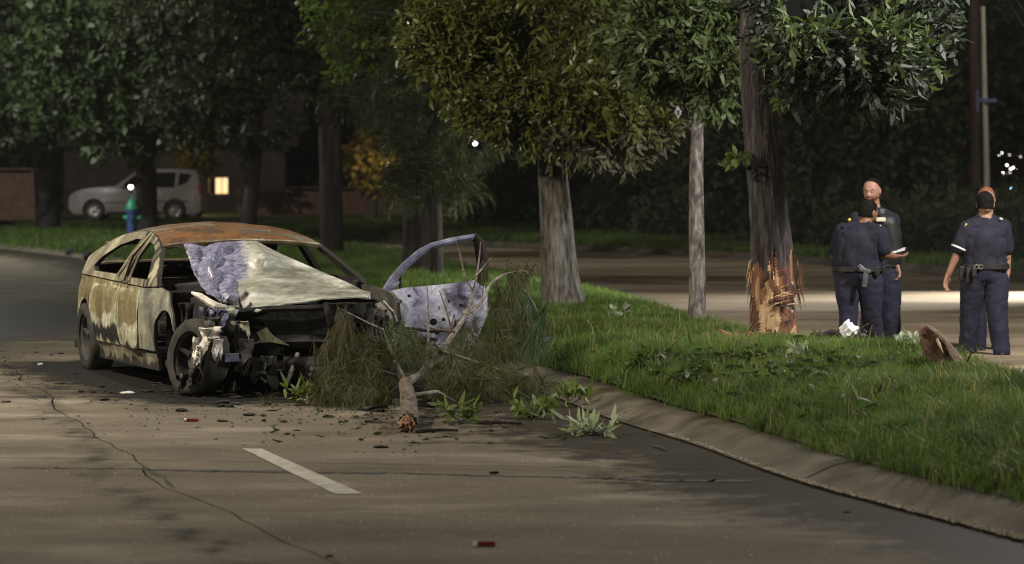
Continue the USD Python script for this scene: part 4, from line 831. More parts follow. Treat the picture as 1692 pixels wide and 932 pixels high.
# engine bay: dark, with the block, the support frame, the bumper beam
obj('engine', cat_([box(.25, .1, .55, .55, .75, .36, .05), box(.30, -.2, .62, .35, .3, .3, .04), box(.15, .45, .60, .3, .28, .3, .04), ball((.45, -.1, .68), .12), ball((.35, .35, .72), .1), tube([(.5, -.5, .6), (.45, 0, .75), (.3, .5, .66)], .03, 8), tube([(.1, -.6, .7), (.4, -.3, .78), (.5, .2, .70)], .022, 8)]), 'soot', car, smooth=40)
for y in (-.62, .62):
    obj('inner_wing', box(.15, y, .58, 1.1, .05, .44, .02, rz=3 * np.sign(y)), 'soot', car)
    obj('chassis_rail', box(.3, y * .8, .40, 1.2, .08, .12, .02), 'soot', car)
obj('radiator', cat_([box(.70, .05, .50, .05, 1.2, .46, .015)]), 'soot', car)
obj('upper_crossmember', tube([(.70, -.70, .70), (.80, -.3, .74), (.82, .2, .74), (.74, .74, .73)], .032, 6), 'soot', car, smooth=40)
obj('bumper_beam', tube([(.62, -.60, .40), (.80, -.35, .45), (.88, 0, .455), (.86, .35, .44), (.70, .72, .42)], [.04, .055, .058, .055, .04], 4), 'soot', car)
obj('undertray', box(.55, 0, .22, .7, 1.4, .05, .015, ry=6), 'soot', car)
def pix_plate(pts, Z, th=.012):
    p = np.array([P(x, y, Z if np.isscalar(Z) else Z[i]) for i, (x, y) in enumerate(pts)])
    v, f = trimesh.creation.triangulate_polygon(Polygon([(x, -y) for x, y in pts]), engine='earcut')
    o = to_car(p)
    idx = [int(np.argmin([(a[0] - x) ** 2 + (a[1] + y) ** 2 for x, y in pts])) for a in v]
    o = o[idx]; back = o - np.array([.92, .0, .0]) * th - np.array([0, -.4, 0]) * th
    m = shell(o, back, np.asarray(f)); m.fix_normals(); return m
obj('splash_shield', pix_plate([(452, 597), (482, 594), (470, 632), (463, 626)], [24.95, 24.95, 24.9, 24.9]), 'soot_grey', car)
obj('bumper_bracket', tube(to_car([P(492, 583, 24.85), P(482, 612, 24.8), P(472, 638, 24.75)]), [.016, .018, .016], 6), 'steel', car)
obj('hanging_trim', pix_plate([(424, 549), (440, 541), (452, 556), (478, 571), (430, 562)], [24.8] * 5), 'burnt_frame', car)
obj('hanging_hose', tube(to_car([P(398, 605, 24.75), P(420, 618, 24.7), P(440, 632, 24.72)]), .014, 6), 'soot_grey', car)
obj('lower_bracket', tube(to_car([P(388, 600, 24.8), P(386, 625, 24.75), P(383, 648, 24.7)]), .02, 6), 'soot', car)
obj('lower_bracket', tube(to_car([P(478, 600, 24.9), P(505, 618, 24.85), P(520, 640, 24.8)]), .02, 6), 'soot', car)
obj('headlight_remains', pix_plate([(612, 505), (632, 498), (652, 522), (640, 532), (625, 528)], [25.35] * 5, .03), 'white_melt', car, label='melted pale remains of the left headlight')
obj('headlight_rim', tube(to_car([P(632, 498, 25.32), P(648, 515, 25.32), P(655, 532, 25.34)]), .016, 6), 'steel', car)
# torn wing edge and the melted light unit hanging over the front wheel
Zw = 24.55
obj('wing_edge', cat_([tube(to_car([P(318, 484, Zw + .25), P(330, 489, Zw + .15), P(345, 499, Zw + .08), P(358, 506, Zw), P(374, 508, Zw)]), [.014, .028, .030, .034, .022], 6)]), 'white_melt', car, smooth=40, label='pale torn edge of the wing')
def torn(px, py, Z, w, h, seed, lean=0.0, amp=.03, drip=True):
    """a torn crumpled sheet w x h metres, hanging at the pixel"""
    rr = np.random.default_rng(seed); n, k = 14, 12; a, b = np.meshgrid(np.linspace(-.5, .5, n), np.linspace(0, 1, k), indexing='ij')
    side = 1 - .55 * b * rr.uniform(.4, 1) + .25 * (noise(np.stack([b * 3, 0 * b, 0 * b], -1), seed) - .5)
    drop = b * h * (1 + (.7 * (noise(np.stack([a * 5 + 3, 0 * a, 0 * a], -1), seed + 1) - .5) * b if drip else 0))
    X = a * w * side + lean * b; q = np.stack([a * 1.5 + seed, b * 1.5, 0 * a], -1)
    D = amp * (2 * tri2(q[..., 0] * .9 + q[..., 1] * .35 + seed * .37) - 1) + amp * .8 * (2 * tri2(q[..., 1] * .8 - q[..., 0] * .3 + .2) - 1) + amp * (fbm(q, 3, seed) - .5) - .5 * w * (1 - (2 * a) ** 2) * .4
    c = P(px, py, Z); W = np.stack([c[0] + X, c[1] + D, c[2] - drop], -1)
    m = gridmesh(to_car(W)); return thicken(m, .012)
def tri2(x): return np.abs(2 * (x - np.floor(x + .5)))
for k, (px, py, Z, w, h, sd, ln, nm, mt) in enumerate(((348, 541, Zw - .02, .20, .11, 1, .0, 'melted_lamp', 'white_melt'), (336, 557, Zw - .07, .15, .22, 2, -.05, 'melted_lamp', 'white_melt'), (356, 560, Zw - .05, .13, .20, 3, .01, 'melted_lamp', 'white_melt'), (330, 570, Zw - .10, .07, .16, 4, -.02, 'melted_lamp', 'white_melt'),
        (344, 508, Zw + .10, .13, .14, 5, .02, 'wing_stay', 'frame_blue'), (367, 512, Zw + .08, .09, .16, 6, .0, 'wing_stay', 'frame_blue'), (352, 524, Zw + .04, .16, .10, 7, .0, 'wing_stay', 'soot_grey'), (382, 538, Zw + .12, .16, .22, 8, .03, 'wing_liner', 'soot'), (372, 580, Zw + .1, .16, .30, 9, .0, 'wing_liner', 'soot'), (398, 560, Zw + .12, .22, .30, 10, .0, 'wing_liner', 'soot_grey'), (430, 590, 24.72, .30, .22, 11, .05, 'torn_bumper', 'soot'), (500, 590, 24.9, .34, .20, 12, .0, 'torn_bumper', 'soot'), (395, 530, Zw + .2, .16, .14, 13, .05, 'wing_stay', 'burnt_frame'), (440, 588, 24.7, .10, .09, 14, .0, 'torn_bumper', 'soot_grey'), (520, 606, 24.85, .12, .10, 15, .0, 'torn_bumper', 'soot_grey'), (376, 505, Zw + .25, .22, .10, 16, .0, 'wing_stay', 'burnt_hood'), (308, 500, 25.0, .12, .35, 17, .0, 'wing_liner', 'soot'), (300, 618, 24.55, .10, .12, 21, .0, 'melted_lamp', 'soot_grey'), (322, 608, 24.5, .12, .14, 22, .0, 'melted_lamp', 'soot'), (622, 512, 25.3, .18, .22, 18, .0, 'left_wing', 'soot_grey'), (596, 500, 25.2, .28, .26, 19, .0, 'left_wing', 'soot'), (562, 500, 25.1, .26, .24, 20, .0, 'left_wing', 'soot'))):
    obj(nm, torn(px, py, Z, w, h, sd, ln), mt, car, smooth=30)
obj('loose_plate', box(*to_car(P(383, 591, Zw - .02)), .02, .12, .075, .005, rz=10), 'frame_blue', car, label='small lilac plate hanging at the front corner')
# wheels
def wheel(parent_name, loc, steer, camber, label=None, rim='soot'):
    p = numbered(f'{car}/{parent_name}'); x = UsdGeom.Xform.Define(stage, p)
    x.AddTranslateOp().Set(Gf.Vec3d(*map(float, loc))); x.AddRotateZOp().Set(float(steer)); x.AddRotateXOp().Set(float(camber))
    prof = [(.225, -.10), (.27, -.112), (.315, -.105), (.335, -.08), (.338, -.04), (.338, .04), (.335, .08), (.315, .105), (.27, .112), (.225, .10)]
    ty = lathe(prof, 40); v = np.array(ty.vertices); v[:, 2] = np.maximum(v[:, 2], -.315); ty.vertices = v
    obj('tyre', ty, 'tyre', p, smooth=50)
    obj('rim', lathe([(.228, -.10), (.232, -.085), (.205, -.07), (.20, .06), (.225, .085), (.228, .10)], 32), rim, p, smooth=50)
    obj('hub', cat_([lathe([(0, -.045), (.055, -.045), (.06, -.02), (.06, .05), (0, .05)], 16), lathe([(0, -.01), (.15, -.01), (.15, .012), (0, .012)], 24)]), 'soot_grey', p, smooth=40)
    for a in (np.arange(5) * 2 * np.pi / 5 + .3)[:3]:
        obj('spoke', tube([(.05 * math.cos(a), -.04, .05 * math.sin(a)), (.21 * math.cos(a), -.055, .21 * math.sin(a))], [.026, .018], 5), rim, p)
    return p
fr = to_car(P(328, 600, 24.75)); wheel('wheel', (fr[0], fr[1], .325), 14, -6)
wheel('wheel', (-WB, -.83, .315), -2, 3, rim='soot_grey'); wheel('wheel', (-WB, .83, .315), 182, 3); wheel('wheel', (.02, .80, .315), 186, 3)
# the hood, thrown up against the windscreen
rows = [[(303, 404), (345, 402), (385, 400), (424, 397), (482, 424), (545, 455), (612, 483)],
        [(309, 420), (345, 425), (386, 424), (436, 425), (490, 445), (548, 467), (612, 485)],
        [(318, 443), (350, 455), (388, 455), (430, 462), (494, 470), (550, 478), (611, 487)],
        [(330, 468), (362, 482), (394, 487), (424, 492), (486, 487), (545, 486), (609, 489)],
        [(342, 486), (376, 502), (402, 518), (424, 517), (470, 501), (530, 491), (607, 491)]]
dep = [[25.78, 25.82, 25.92, 26.00, 26.05, 25.95, 25.62], [25.70, 25.62, 25.80, 25.72, 25.85, 25.78, 25.50], [25.45, 25.30, 25.52, 25.42, 25.55, 25.58, 25.40], [25.20, 25.02, 25.25, 25.10, 25.28, 25.38, 25.36], [25.05, 24.86, 24.95, 24.86, 25.05, 25.22, 25.30]]
C = np.array([[P(x, y, d) for (x, y), d in zip(a, b)] for a, b in zip(rows, dep)])
V = np.stack([ndzoom(C[..., k], (25.4, 22.2), order=1, mode='nearest') for k in range(3)], -1)
V = to_car(V); n0, n1 = V.shape[:2]; tt = np.linspace(0, 1, n1)[None, :] + 0 * V[..., 0]; uu = np.linspace(0, 1, n0)[:, None] + 0 * V[..., 0]
m = gridmesh(V); nrm = np.array(m.vertex_normals).reshape(n0, n1, 3)
def tri(x): return 2 * np.abs(x - np.floor(x + .5))
hr = np.random.default_rng(12); fold = np.exp(-((tt - .15) / .15) ** 2); wob = .12 * fbm(np.stack([tt * 3, uu * 3, 0 * tt], -1), 2, 5)
K = 0 * tt
for (a, b, ph, amp) in ((5.5, 1.2, .1, 1), (3.2, -3.4, .5, .8), (6.5, 3.8, .3, .6), (1.5, 5.5, .7, .6)):
    K = K + amp * (tri(a * tt + b * uu + ph + wob) - .5)
K2 = 0 * tt
for (a, b, ph, amp) in ((1.4, 2.6, .2, 1), (2.2, -1.3, .6, .8), (.6, 3.3, .4, .5)):
    K2 = K2 + amp * (tri(a * tt + b * uu + ph + .6 * wob) - .5)
edge = np.minimum(1, 5 * np.minimum(uu + .12, 1.12 - uu))
V = V + nrm * ((.058 * fold * K + .036 * (1 - fold) * K2 + .03 * (1 - fold) * (fbm(np.stack([tt * 2.6, uu * 2.2, 0 * tt], -1), 2, 12) - .5)) * edge)[..., None]
for (a, b, h, w) in ((.55, .52, .03, .05), (.64, .66, .03, .04), (.47, .30, .03, .04), (.75, .62, -.02, .06)):
    V = V + nrm * (h * np.exp(-((tt - a) / w) ** 2 - ((uu - b) / (w * 1.2)) ** 2))[..., None]
m = gridmesh(V)
if (m.vertex_normals[:, 2]).mean() < 0: m.invert()
obj('hood', thicken(m, .012), 'burnt_hood', car, smooth=14, attrs=dict(lilac=np.tile(np.clip(1.05 - 2.4 * np.abs(tt.ravel() - .16) - .55 * np.clip(uu.ravel() - .65, 0, 1), -.5, 1), 2), soot=np.tile(np.clip((uu.ravel() - .45) * 1.6 - 5 * np.maximum(np.abs(tt.ravel() - .32) - .10, 0), -.3, .56), 2)), label='crumpled pale hood folded up against the windscreen')  # lilac mask lays the painted blue light over the crumpled fold
# left front door, swung wide open
dp = Polygon([(629, 484), (666, 476), (732, 470), (784, 463), (799, 478), (802, 513), (792, 540), (778, 571), (735, 578), (700, 575), (674, 544), (655, 525), (640, 505)])
def door_at(px, py, off=0.0):
    t = (px - 630) / 172.0
    b = .05 * np.sin(np.pi * np.clip((py - 462) / 115, 0, 1))
    return P(px, py, 26.15 + .45 * t - b + off)
def door_shell(poly, cell, th, dent, seed):
    v, f = cells(Polygon([(x, -y) for x, y in poly.exterior.coords]), cell)
    nz = dent * (fbm(np.column_stack([v * .035, np.full(len(v), seed)]), 3, seed) - .5)
    o = np.array([door_at(x, -y) for x, y in v]) - np.array([0, 1, 0]) * nz[:, None]
    m = shell(to_car(o), to_car(o + [.03, th, 0]), f); 
    return m, np.tile(v, (2, 1))
mm, v = door_shell(dp, 7.0, .09, .07, 3)
dr = numbered(f'{car}/front_door'); UsdGeom.Xform.Define(stage, dr); tag(stage.GetPrimAtPath(dr), label='open driver door of scorched metal, blue light painted into its colour, with black burn spots')
obj('door_skin', mm, 'burnt_door', dr, smooth=30, attrs=dict(soot=np.clip(.5 - .035 * np.abs(-v[:, 1] - 585 + .08 * (v[:, 0] - 700)), -.6, .5)))
def bar(name, pts, r, m, off=.03): obj(name, tube(np.array([to_car(door_at(x, y, off)) for x, y in pts]), r, 7), m, dr, smooth=40)
bar('window_frame', [(634, 484), (648, 463), (670, 438), (696, 416), (716, 406), (745, 398), (784, 391)], [.030, .036, .036, .034, .032, .030, .028], 'frame_blue')
bar('window_post', [(783, 388), (792, 400), (797, 430), (797, 466)], [.028, .05, .055, .055], 'pole_wood')
bar('mirror_triangle', [(636, 482), (648, 474), (659, 466)], [.02, .035, .012], 'frame_blue'); bar('mirror_post', [(661, 480), (661, 463), (664, 447)], .010, 'soot')
bar('trim_strip', [(668, 542), (690, 544), (712, 548), (745, 546)], [.012, .014, .014, .010], 'soot', -.06)
for k, (x, y, rr) in enumerate(((716, 532, .030), (733, 528, .016), (722, 549, .022), (676, 489, .014), (742, 498, .012), (762, 505, .018))):
    obj('burn_hole', ball(to_car(door_at(x, y, -.045)), rr, 2, (1, 1, 1)) if False else lathe([(0, -.004), (rr, -.004), (rr * 1.1, .004), (0, .006)], 14).apply_transform(trimesh.transformations.rotation_matrix(math.radians(-CARRZ), [0, 0, 1])).apply_translation(to_car(door_at(x, y, -.055 - .0 * rr))), 'soot', dr)
# left pillar base and hinge area
obj('hinge_pillar', cat_([box(-.42, .86, .60, .10, .08, .66, .02)]), 'soot', car)
# ------------------------------------------------------------------ the fallen pine top and the litter on the road
def blob(c, rr, s, seed, amp=.5):
    b = trimesh.creation.icosphere(3, rr); v = np.array(b.vertices); n = v / rr; v = v * (1 + amp * (fbm(n * 2.2 + seed, 3, seed) - .5))[:, None] * s + c; b.vertices = v; return b
fp = thing('fallen_pine', 'broken pine top lying on the road against the car, torn end towards the kerb lane', 'fallen tree')
b0, b1, b2, b3 = P(673, 699, 21.35), P(675, 676, 22.3), P(674, 655, 22.6), P(668, 632, 24.3)
obj('trunk', trunk_mesh([b0, b1, b2, b3], [.064, .057, .050, .044], 40, .012, .30, 401), 'bark_pine', fp, smooth=True)
sn = np.random.default_rng(402)
obj('broken_end', cat_([blob(b0 + [0, -.02, 0], .055, (1, .5, 1), 9, 1.4)]), 'raw_wood', fp, label='pale torn wood at the broken end')
for k in range(30):
    a = sn.uniform(0, 6.28); q = b0 + np.array([math.cos(a) * sn.uniform(.01, .055), -.01, math.sin(a) * sn.uniform(.01, .055)])
    obj('splinter', strip(q, (sn.normal(0, .12), -1, sn.normal(0, .12)), sn.uniform(.03, .15), sn.uniform(.006, .014), .006, (0, 0, 0), 500 + k), 'raw_wood' if k % 2 else 'raw_wood_red', fp)
BR = [([b3, P(690, 622, 24.5), P(722, 588, 24.7), P(748, 553, 24.9), P(768, 522, 25.1), P(782, 480, 25.3), P(790, 440, 25.4), P(794, 400, 25.5)], [.040, .034, .028, .022, .016, .011, .008, .004]),
      ([b3, P(655, 622, 24.4), P(625, 612, 24.4), P(598, 606, 24.4), P(578, 602, 24.4)], [.024, .018, .014, .010, .006]),
      ([b3, P(655, 600, 24.6), P(643, 570, 24.8), P(633, 545, 24.9)], [.026, .018, .012, .007]),
      ([P(690, 622, 24.5), P(705, 600, 24.6), P(725, 580, 24.7)], [.02, .015, .01]),
      ([P(752, 548, 24.9), P(725, 545, 24.9), P(700, 536, 24.9), P(690, 520, 24.9)], [.014, .010, .007, .004]),
      ([P(748, 553, 24.9), P(738, 515, 24.9), P(726, 480, 24.9)], [.012, .008, .004]),
      ([P(705, 600, 24.6), P(708, 540, 24.7), P(705, 470, 24.8)], [.012, .008, .004]),
      ([P(782, 480, 25.3), P(768, 455, 25.3), P(760, 420, 25.3), P(752, 395, 25.3)], [.010, .008, .005, .003]),
      ([P(786, 455, 25.3), P(800, 440, 25.4), P(812, 425, 25.4)], [.008, .006, .003]),
      ([P(768, 522, 25.1), P(795, 500, 25.4), P(812, 468, 25.8), P(845, 451, 26.0), P(858, 470, 26.0), P(880, 500, 26.0), P(888, 515, 26.0)], [.014, .014, .013, .012, .010, .009, .006]),
      ([P(845, 451, 26.0), P(868, 448, 26.0), P(878, 462, 26.0)], [.012, .009, .005]),
      ([b2, P(705, 650, 22.7), P(735, 655, 23.5), P(760, 668, 23.5)], [.022, .016, .012, .008]),
      ([P(725, 580, 24.7), P(790, 600, 24.8), P(850, 620, 24.9), P(890, 630, 24.9)], [.018, .016, .012, .006]),
      ([P(633, 545, 24.9), P(600, 530, 24.7), P(566, 512, 24.6)], [.012, .01, .006])]
for pts, rad in BR:
    obj('branch', trunk_mesh(pts, rad, 10, .05, .10, 403), 'bark_branch', fp, smooth=True)
r = np.random.default_rng(404)
CLEAR = [(673, 712, 668, 632), (690, 622, 748, 553), (748, 553, 786, 470), (668, 632, 690, 622)]
def seg_d(x, y, ax, ay, bx, by):
    t = np.clip(((x - ax) * (bx - ax) + (y - ay) * (by - ay)) / ((bx - ax) ** 2 + (by - ay) ** 2), 0, 1); return math.hypot(x - ax - t * (bx - ax), y - ay - t * (by - ay))
def tufts(name, spec, n, L, w, m, seed, droop=.5, spread=.55):
    tp, dd = [], []
    for (px, py, Z, sx, sy, k, d) in spec:
        for _ in range(k):
            Zz = Z + r.normal(0, .25); q = P(px + r.normal(0, sx), py + r.normal(0, sy), Zz)
            q[2] = max(q[2], .04)
            qx, qy = CX + q[0] / q[1] * F, HY + (H - q[2]) / q[1] * F
            dm = min([seg_d(qx, qy, *a) for a in CLEAR])
            if dm < 20: q = q * np.array([1.03, 1.03, 1]) if qy < 600 else q + np.array([.25 * np.sign(qx - 672), .3, 0])
            tp.append(q); dd.append(np.array(d) + r.normal(0, .45, 3))
    return obj(name, needles(np.array(tp), np.array(dd), n, L, w, seed, droop, spread), m, fp)
tufts('needles', [(562, 585, 24.5, 10, 22, 11, (0, -.3, -1.4)), (550, 630, 24.4, 12, 18, 10, (-.1, -.3, -1.4)), (570, 552, 24.5, 7, 8, 4, (-.1, 0, -1.2))], 64, .26, .0022, 'needle_brown', 410, .9, .38)
tufts('needles', [(640, 600, 24.6, 40, 35, 20, (0, -.4, .1)), (580, 640, 24.0, 30, 20, 18, (-.4, -.4, -.1)), (620, 660, 23.6, 40, 14, 20, (-.2, -.6, -.1)), (740, 640, 24.0, 45, 22, 24, (.3, -.5, .0)), (700, 600, 24.6, 35, 30, 12, (.1, -.3, .2)), (800, 640, 24.2, 40, 22, 24, (.4, -.4, 0)), (540, 655, 23.8, 16, 12, 8, (-.5, -.3, 0)), (860, 645, 24.4, 25, 18, 12, (.5, -.4, 0))], 64, .25, .0021, 'needle_fallen', 411, .7, .85)
tufts('needles', [(835, 500, 26.0, 18, 30, 13, (0, -.2, -1)), (860, 480, 26.0, 14, 18, 6, (.2, -.2, -.8)), (830, 570, 25.6, 25, 30, 16, (.1, -.3, -.8)), (790, 590, 25.2, 22, 28, 14, (.2, -.4, -.4))], 60, .26, .0022, 'needle_fallen', 412, .8, .55)
tufts('needles', [(886, 530, 25.9, 8, 8, 9, (.1, -.2, -1)), (880, 560, 25.9, 9, 12, 6, (0, -.2, -1)), (660, 560, 25.0, 10, 12, 3, (.1, -.3, -.8))], 60, .29, .0024, 'needle_green', 413, .8, .34)
tufts('needles', [(770, 620, 24.4, 40, 25, 7, (0, -.5, .4)), (860, 610, 24.6, 20, 20, 4, (.2, -.5, .3)), (600, 590, 24.5, 25, 25, 5, (0, -.5, .4))], 60, .26, .0022, 'needle_fallen', 414, .6, .6)

def leafy_twig(px, py, n, spread, h, label, m='leaf_twig', L=.13, W=.038, seed=0, flat=.5, name='leafy_twig', z0=0.0, stem=True):
    r = np.random.default_rng(seed + 600); g = GM(px, py) + [0, 0, .05] if z0 else G(px, py)
    t = thing(name, label, 'twig' if name == 'leafy_twig' else 'plant', g)
    k = max(3, n // 9); a = r.uniform(0, 6.28, k); heads = np.stack([np.cos(a) * 1.25 * spread * r.uniform(.25, 1, k), np.sin(a) * spread * r.uniform(.2, 1, k), h * r.uniform(.15, .85, k)], -1)
    for hd in heads[: 6]:
        obj('stem', tube([(0, 0, .01), hd * [.5, .5, .45], hd], [.006, .004, .002], 5), 'bark_dark', t)
    i = r.integers(0, k, n); p = heads[i] * r.uniform(.45, 1.05, (n, 1)); d = heads[i] / (np.linalg.norm(heads[i], axis=1, keepdims=True) + 1e-6) * flat + r.normal(0, .65, (n, 3)) + [0, 0, .12]
    obj('leaves', leaves(p, d, L, W, seed, .2), m, t, kind='stuff')
leafy_twig(492, 668, 46, .16, .20, 'pale green leafy twig on the road below the front bumper, left of the fallen pine', seed=1)
leafy_twig(760, 697, 44, .15, .17, 'leafy twig lying just right of the torn end of the fallen pine', seed=2, L=.12)
leafy_twig(880, 692, 70, .24, .19, 'wide leafy twig on the road between the fallen pine and the kerb', seed=3, L=.11)
leafy_twig(935, 672, 40, .15, .2, 'leafy twig resting against the kerb right of the fallen pine', seed=4, L=.12)
leafy_twig(988, 719, 74, .24, .14, 'grey green leafy twig lying in front of the kerb, nearest the lane', 'leaf_pale', seed=5, L=.14, W=.034)
leafy_twig(1135, 640, 60, .26, .12, 'dark leafy branch end lying in the grass below the slender tree', 'grass_dark', seed=6, z0=.3, L=.12, W=.04)
leafy_twig(1070, 605, 40, .24, .09, 'dark torn leaves lying in the grass left of the scarred tree', 'grass_dark', seed=7, z0=.3, L=.12, W=.04)
leafy_twig(900, 600, 34, .2, .1, 'dark leaf litter in the grass right of the fallen pine', 'grass_dark', seed=8, z0=.25, L=.1, W=.04)
leafy_twig(1019, 532, 26, .13, .11, 'pale broad leaved weed in the grass left of the slender tree', 'leaf_pale', seed=9, z0=.33, L=.10, W=.06, name='weed')
leafy_twig(1497, 572, 24, .12, .17, 'pale broad leaved weed between the two pairs of people', 'leaf_pale', seed=10, z0=.30, L=.11, W=.08, name='weed')
leafy_twig(1325, 600, 30, .15, .10, 'weed with pale leaves right of the foot of the scarred tree', 'leaf_pale', seed=11, z0=.36, L=.08, W=.045, name='weed')
leafy_twig(1500, 596, 24, .12, .10, 'green weed at the left of the broken log', 'leaf_twig', seed=12, z0=.36, L=.07, W=.03, name='weed')
leafy_twig(1345, 568, 26, .14, .10, 'green torn leaves beside the foot of the scarred tree', 'leaf_twig', seed=13, z0=.36, L=.09, W=.04)

# broken log standing in the grass
g = P(1556, 606, 22.7)
t = thing('broken_log', 'jagged piece of broken trunk sticking out of the grass before the right pair', 'log')
lg = trunk_mesh([P(1572, 622, 22.7), P(1558, 592, 22.7), P(1541, 564, 22.65), P(1524, 542, 22.6)], [.165, .115, .095, .04], 26, .025, .13, 431)
obj('trunk', lg, 'bark_log', t, smooth=True)
obj('torn_face', strip(P(1548, 560, 22.50), (.45, -.05, -1), .12, .016, .02, (0, 0, 0), 3), 'raw_wood', t, label='raw orange wood showing on the log')
for k in range(7): obj('splinter', strip(P(1523 + k * 4, 556 + k * 2, 22.55), (-.45 + .12 * k, -.1, 1), .03 + .02 * (k % 3), .010, .006, (0, 0, 0), 440 + k), 'raw_wood_red', t)
for k, (x, y) in enumerate(((1600, 612), (1585, 616), (1540, 618))): obj('chip', strip(P(x, y, 22.5), (1, .2, .1), .16, .03, .015, (0, 0, 0), 450 + k), 'raw_wood_red', t)
obj('twig', tube([P(1598, 598, 22.6), P(1604, 585, 22.6), P(1618, 577, 22.6)], [.008, .006, .003], 5), 'bark_dark', t)
# a bark heap at the foot of the scarred tree
r = np.random.default_rng(460)
for k in range(9):
    x, y = r.uniform(1205, 1250), r.uniform(553, 566); g = P(x, y, 27.6)
    obj('bark_slab', strip(g, (r.uniform(-1, 1), r.normal(0, .3), r.normal(0, .15)), r.uniform(.12, .3), r.uniform(.03, .05), .015, (0, 0, .05), 461 + k), 'raw_wood_red', '/World', label=f'torn slab of reddish bark lying at the left foot of the scarred tree', cat='bark', group='bark slabs by the scarred tree')
# black and white bundle
g = P(1402, 557, 26.9)
t = thing('cloth_bundle', 'crumpled white cloth with black straps dropped in the grass before the left pair', 'cloth', g)
obj('white_cloth', blob((0, 0, .05), .085, (1.05, .8, .85), 3, 1.3), 'white_cloth', t, smooth=40)
obj('peak', tube([(-.04, 0, .05), (-.015, 0, .13), (0.005, 0, .17)], [.05, .03, .006], 7), 'white_cloth', t, smooth=40)
obj('black_end', blob((.10, -.01, .01), .06, (1.2, .8, .7), 4, 1.2), 'black', t, smooth=40)
obj('strap', tube([(-.05, 0, .02), (-.16, .02, .03), (-.27, .0, .01), (-.36, .02, .02)], [.04, .045, .03, .02], 7), 'black', t, smooth=40)
obj('strap', tube([(.12, 0, .03), (.155, 0, .06), (.17, 0, .05)], [.02, .015, .012], 6), 'black', t, smooth=40)
# black part in the grass below the oak
g = P(935, 529, 33.2)
t = thing('car_part', 'broken black plastic car part lying in the grass below the oak trunk', 'car part', g)
obj('housing', box(-.05, 0, .03, .20, .12, .11, .02, rz=8, ry=-6), 'car_trim', t, smooth=40)
obj('housing', box(.105, .01, .045, .10, .1, .10, .03, ry=10), 'car_trim', t, smooth=40)
obj('stub', tube([(.0, -.04, .07), (.06, -.05, .075)], .012, 6), 'black', t)
# red paper cartridges on the road
for k, (px, py, rz, lab) in enumerate(((800, 903, 4, 'small red tube with a white tip on the road nearest the camera'), (316, 697, -3, 'small red tube with a white tip on the road before the car'))):
    g = G(px, py); s = (py - HY) / H; L = (36 if k == 0 else 24) / s
    t = thing('red_tube', lab, 'tube', g + [0, 0, .014], rz)
    obj('body', tube([(-L * .32, 0, 0), (L * .5, 0, 0)], .0125, 12), 'red_plastic', t, smooth=40)
    obj('tip', tube([(-L * .5, 0, 0), (-L * .32, 0, 0)], .0135, 12), 'white_cloth', t, smooth=40)
# sticks
for k, (x0, y0, x1, y1, w, lab) in enumerate(((690, 712, 757, 711, .016, 'dark broken stick beside the torn end of the fallen pine'), (790, 697, 862, 699, .02, 'dark stick under the wide leafy twig on the road'), (604, 696, 622, 697, .012, 'short dark stick left of the torn end of the fallen pine'), (1082, 737, 1102, 744, .008, 'thin twig on the wet road below the kerb'), (600, 676, 640, 672, .014, 'dark stick at the lower edge of the fallen pine'))):
    a, b = G(x0, y0, w), G(x1, y1, w); obj('stick', trunk_mesh([a, (a + b) / 2 + [0, .01, .004], b], [w, w * .9, w * .6], 10, .04, .12, 470 + k), 'bark_dark', smooth=True, label=lab, cat='stick')
# charred crumbs round the car: each one a thing, none told apart
r = np.random.default_rng(480); spots = [(380, 673), (412, 687), (435, 688), (490, 712), (368, 697), (172, 662), (85, 587), (100, 585), (60, 583), (10, 665), (300, 680), (620, 694), (540, 690), (545, 920), (1398, 847), (1420, 705), (630, 740), (700, 690), (735, 722), (815, 783)]
for k in range(44):
    px = r.uniform(60, 640); spots.append((px, np.interp(px, [60, 250, 640], [622, 652, 668]) + r.normal(0, 9)))
for k, (px, py) in enumerate(spots):
    rr = r.uniform(.012, .035) if k > 1 else .035
    b = trimesh.creation.icosphere(1, rr); v = np.array(b.vertices); v = v * (1 + .9 * (noise(v * 60 + k, k) - .5))[:, None] * [r.uniform(.8, 2.2), 1, r.uniform(.25, .6)]; b.vertices = v + G(px, py) + [0, 0, rr * .3]
    pale = k > 20 and k % 7 == 0
    obj('debris', b, 'white_melt' if pale else 'soot', label='pale crumb of melted plastic on the road by the burnt car' if pale else 'small charred scrap lying on the road', cat='debris', group='pale crumbs by the car' if pale else 'charred scraps on the road')
g = G(388, 645); obj('debris', tube([g + [0, 0, 0], g + [.01, 0, .06], g + [.03, 0, .02], g + [.05, 0, .0]], [.02, .012, .02, .008], 6), 'white_melt', label='pale upright shard on the road under the front bumper', cat='debris')
for k, (px, py) in enumerate(((118, 424), (147, 430))):
    obj('stone', blob(G(px, py) + [0, 0, .1], .13, (1, 1, .8), 8 + k), 'soot', smooth=40, label=('left' if k == 0 else 'right') + ' of two dark lumps lying at the far kerb left of the car', cat='stone')
# taller seed stalks of grass seen against the road
r = np.random.default_rng(490); st = []
for k in range(130):
    px = r.uniform(980, 1690); py = r.uniform(575, 760); g = on_median(px, py, .33)
    if g[0] < KX(g[1]) + .6 or g[0] > MX(g[1]) - .3: continue
    h = r.uniform(.16, .34); d = np.array([r.normal(0, .12), r.normal(0, .1), 0])
    st.append(tube([g, g + d * .4 + [0, 0, h * .6], g + d + [0, 0, h]], [.0024, .0018, .0026], 4, False))
obj('tall_grass', cat_(st), 'grass_dry', label='dry seed stalks standing above the grass of the median', cat='grass', kind='stuff')

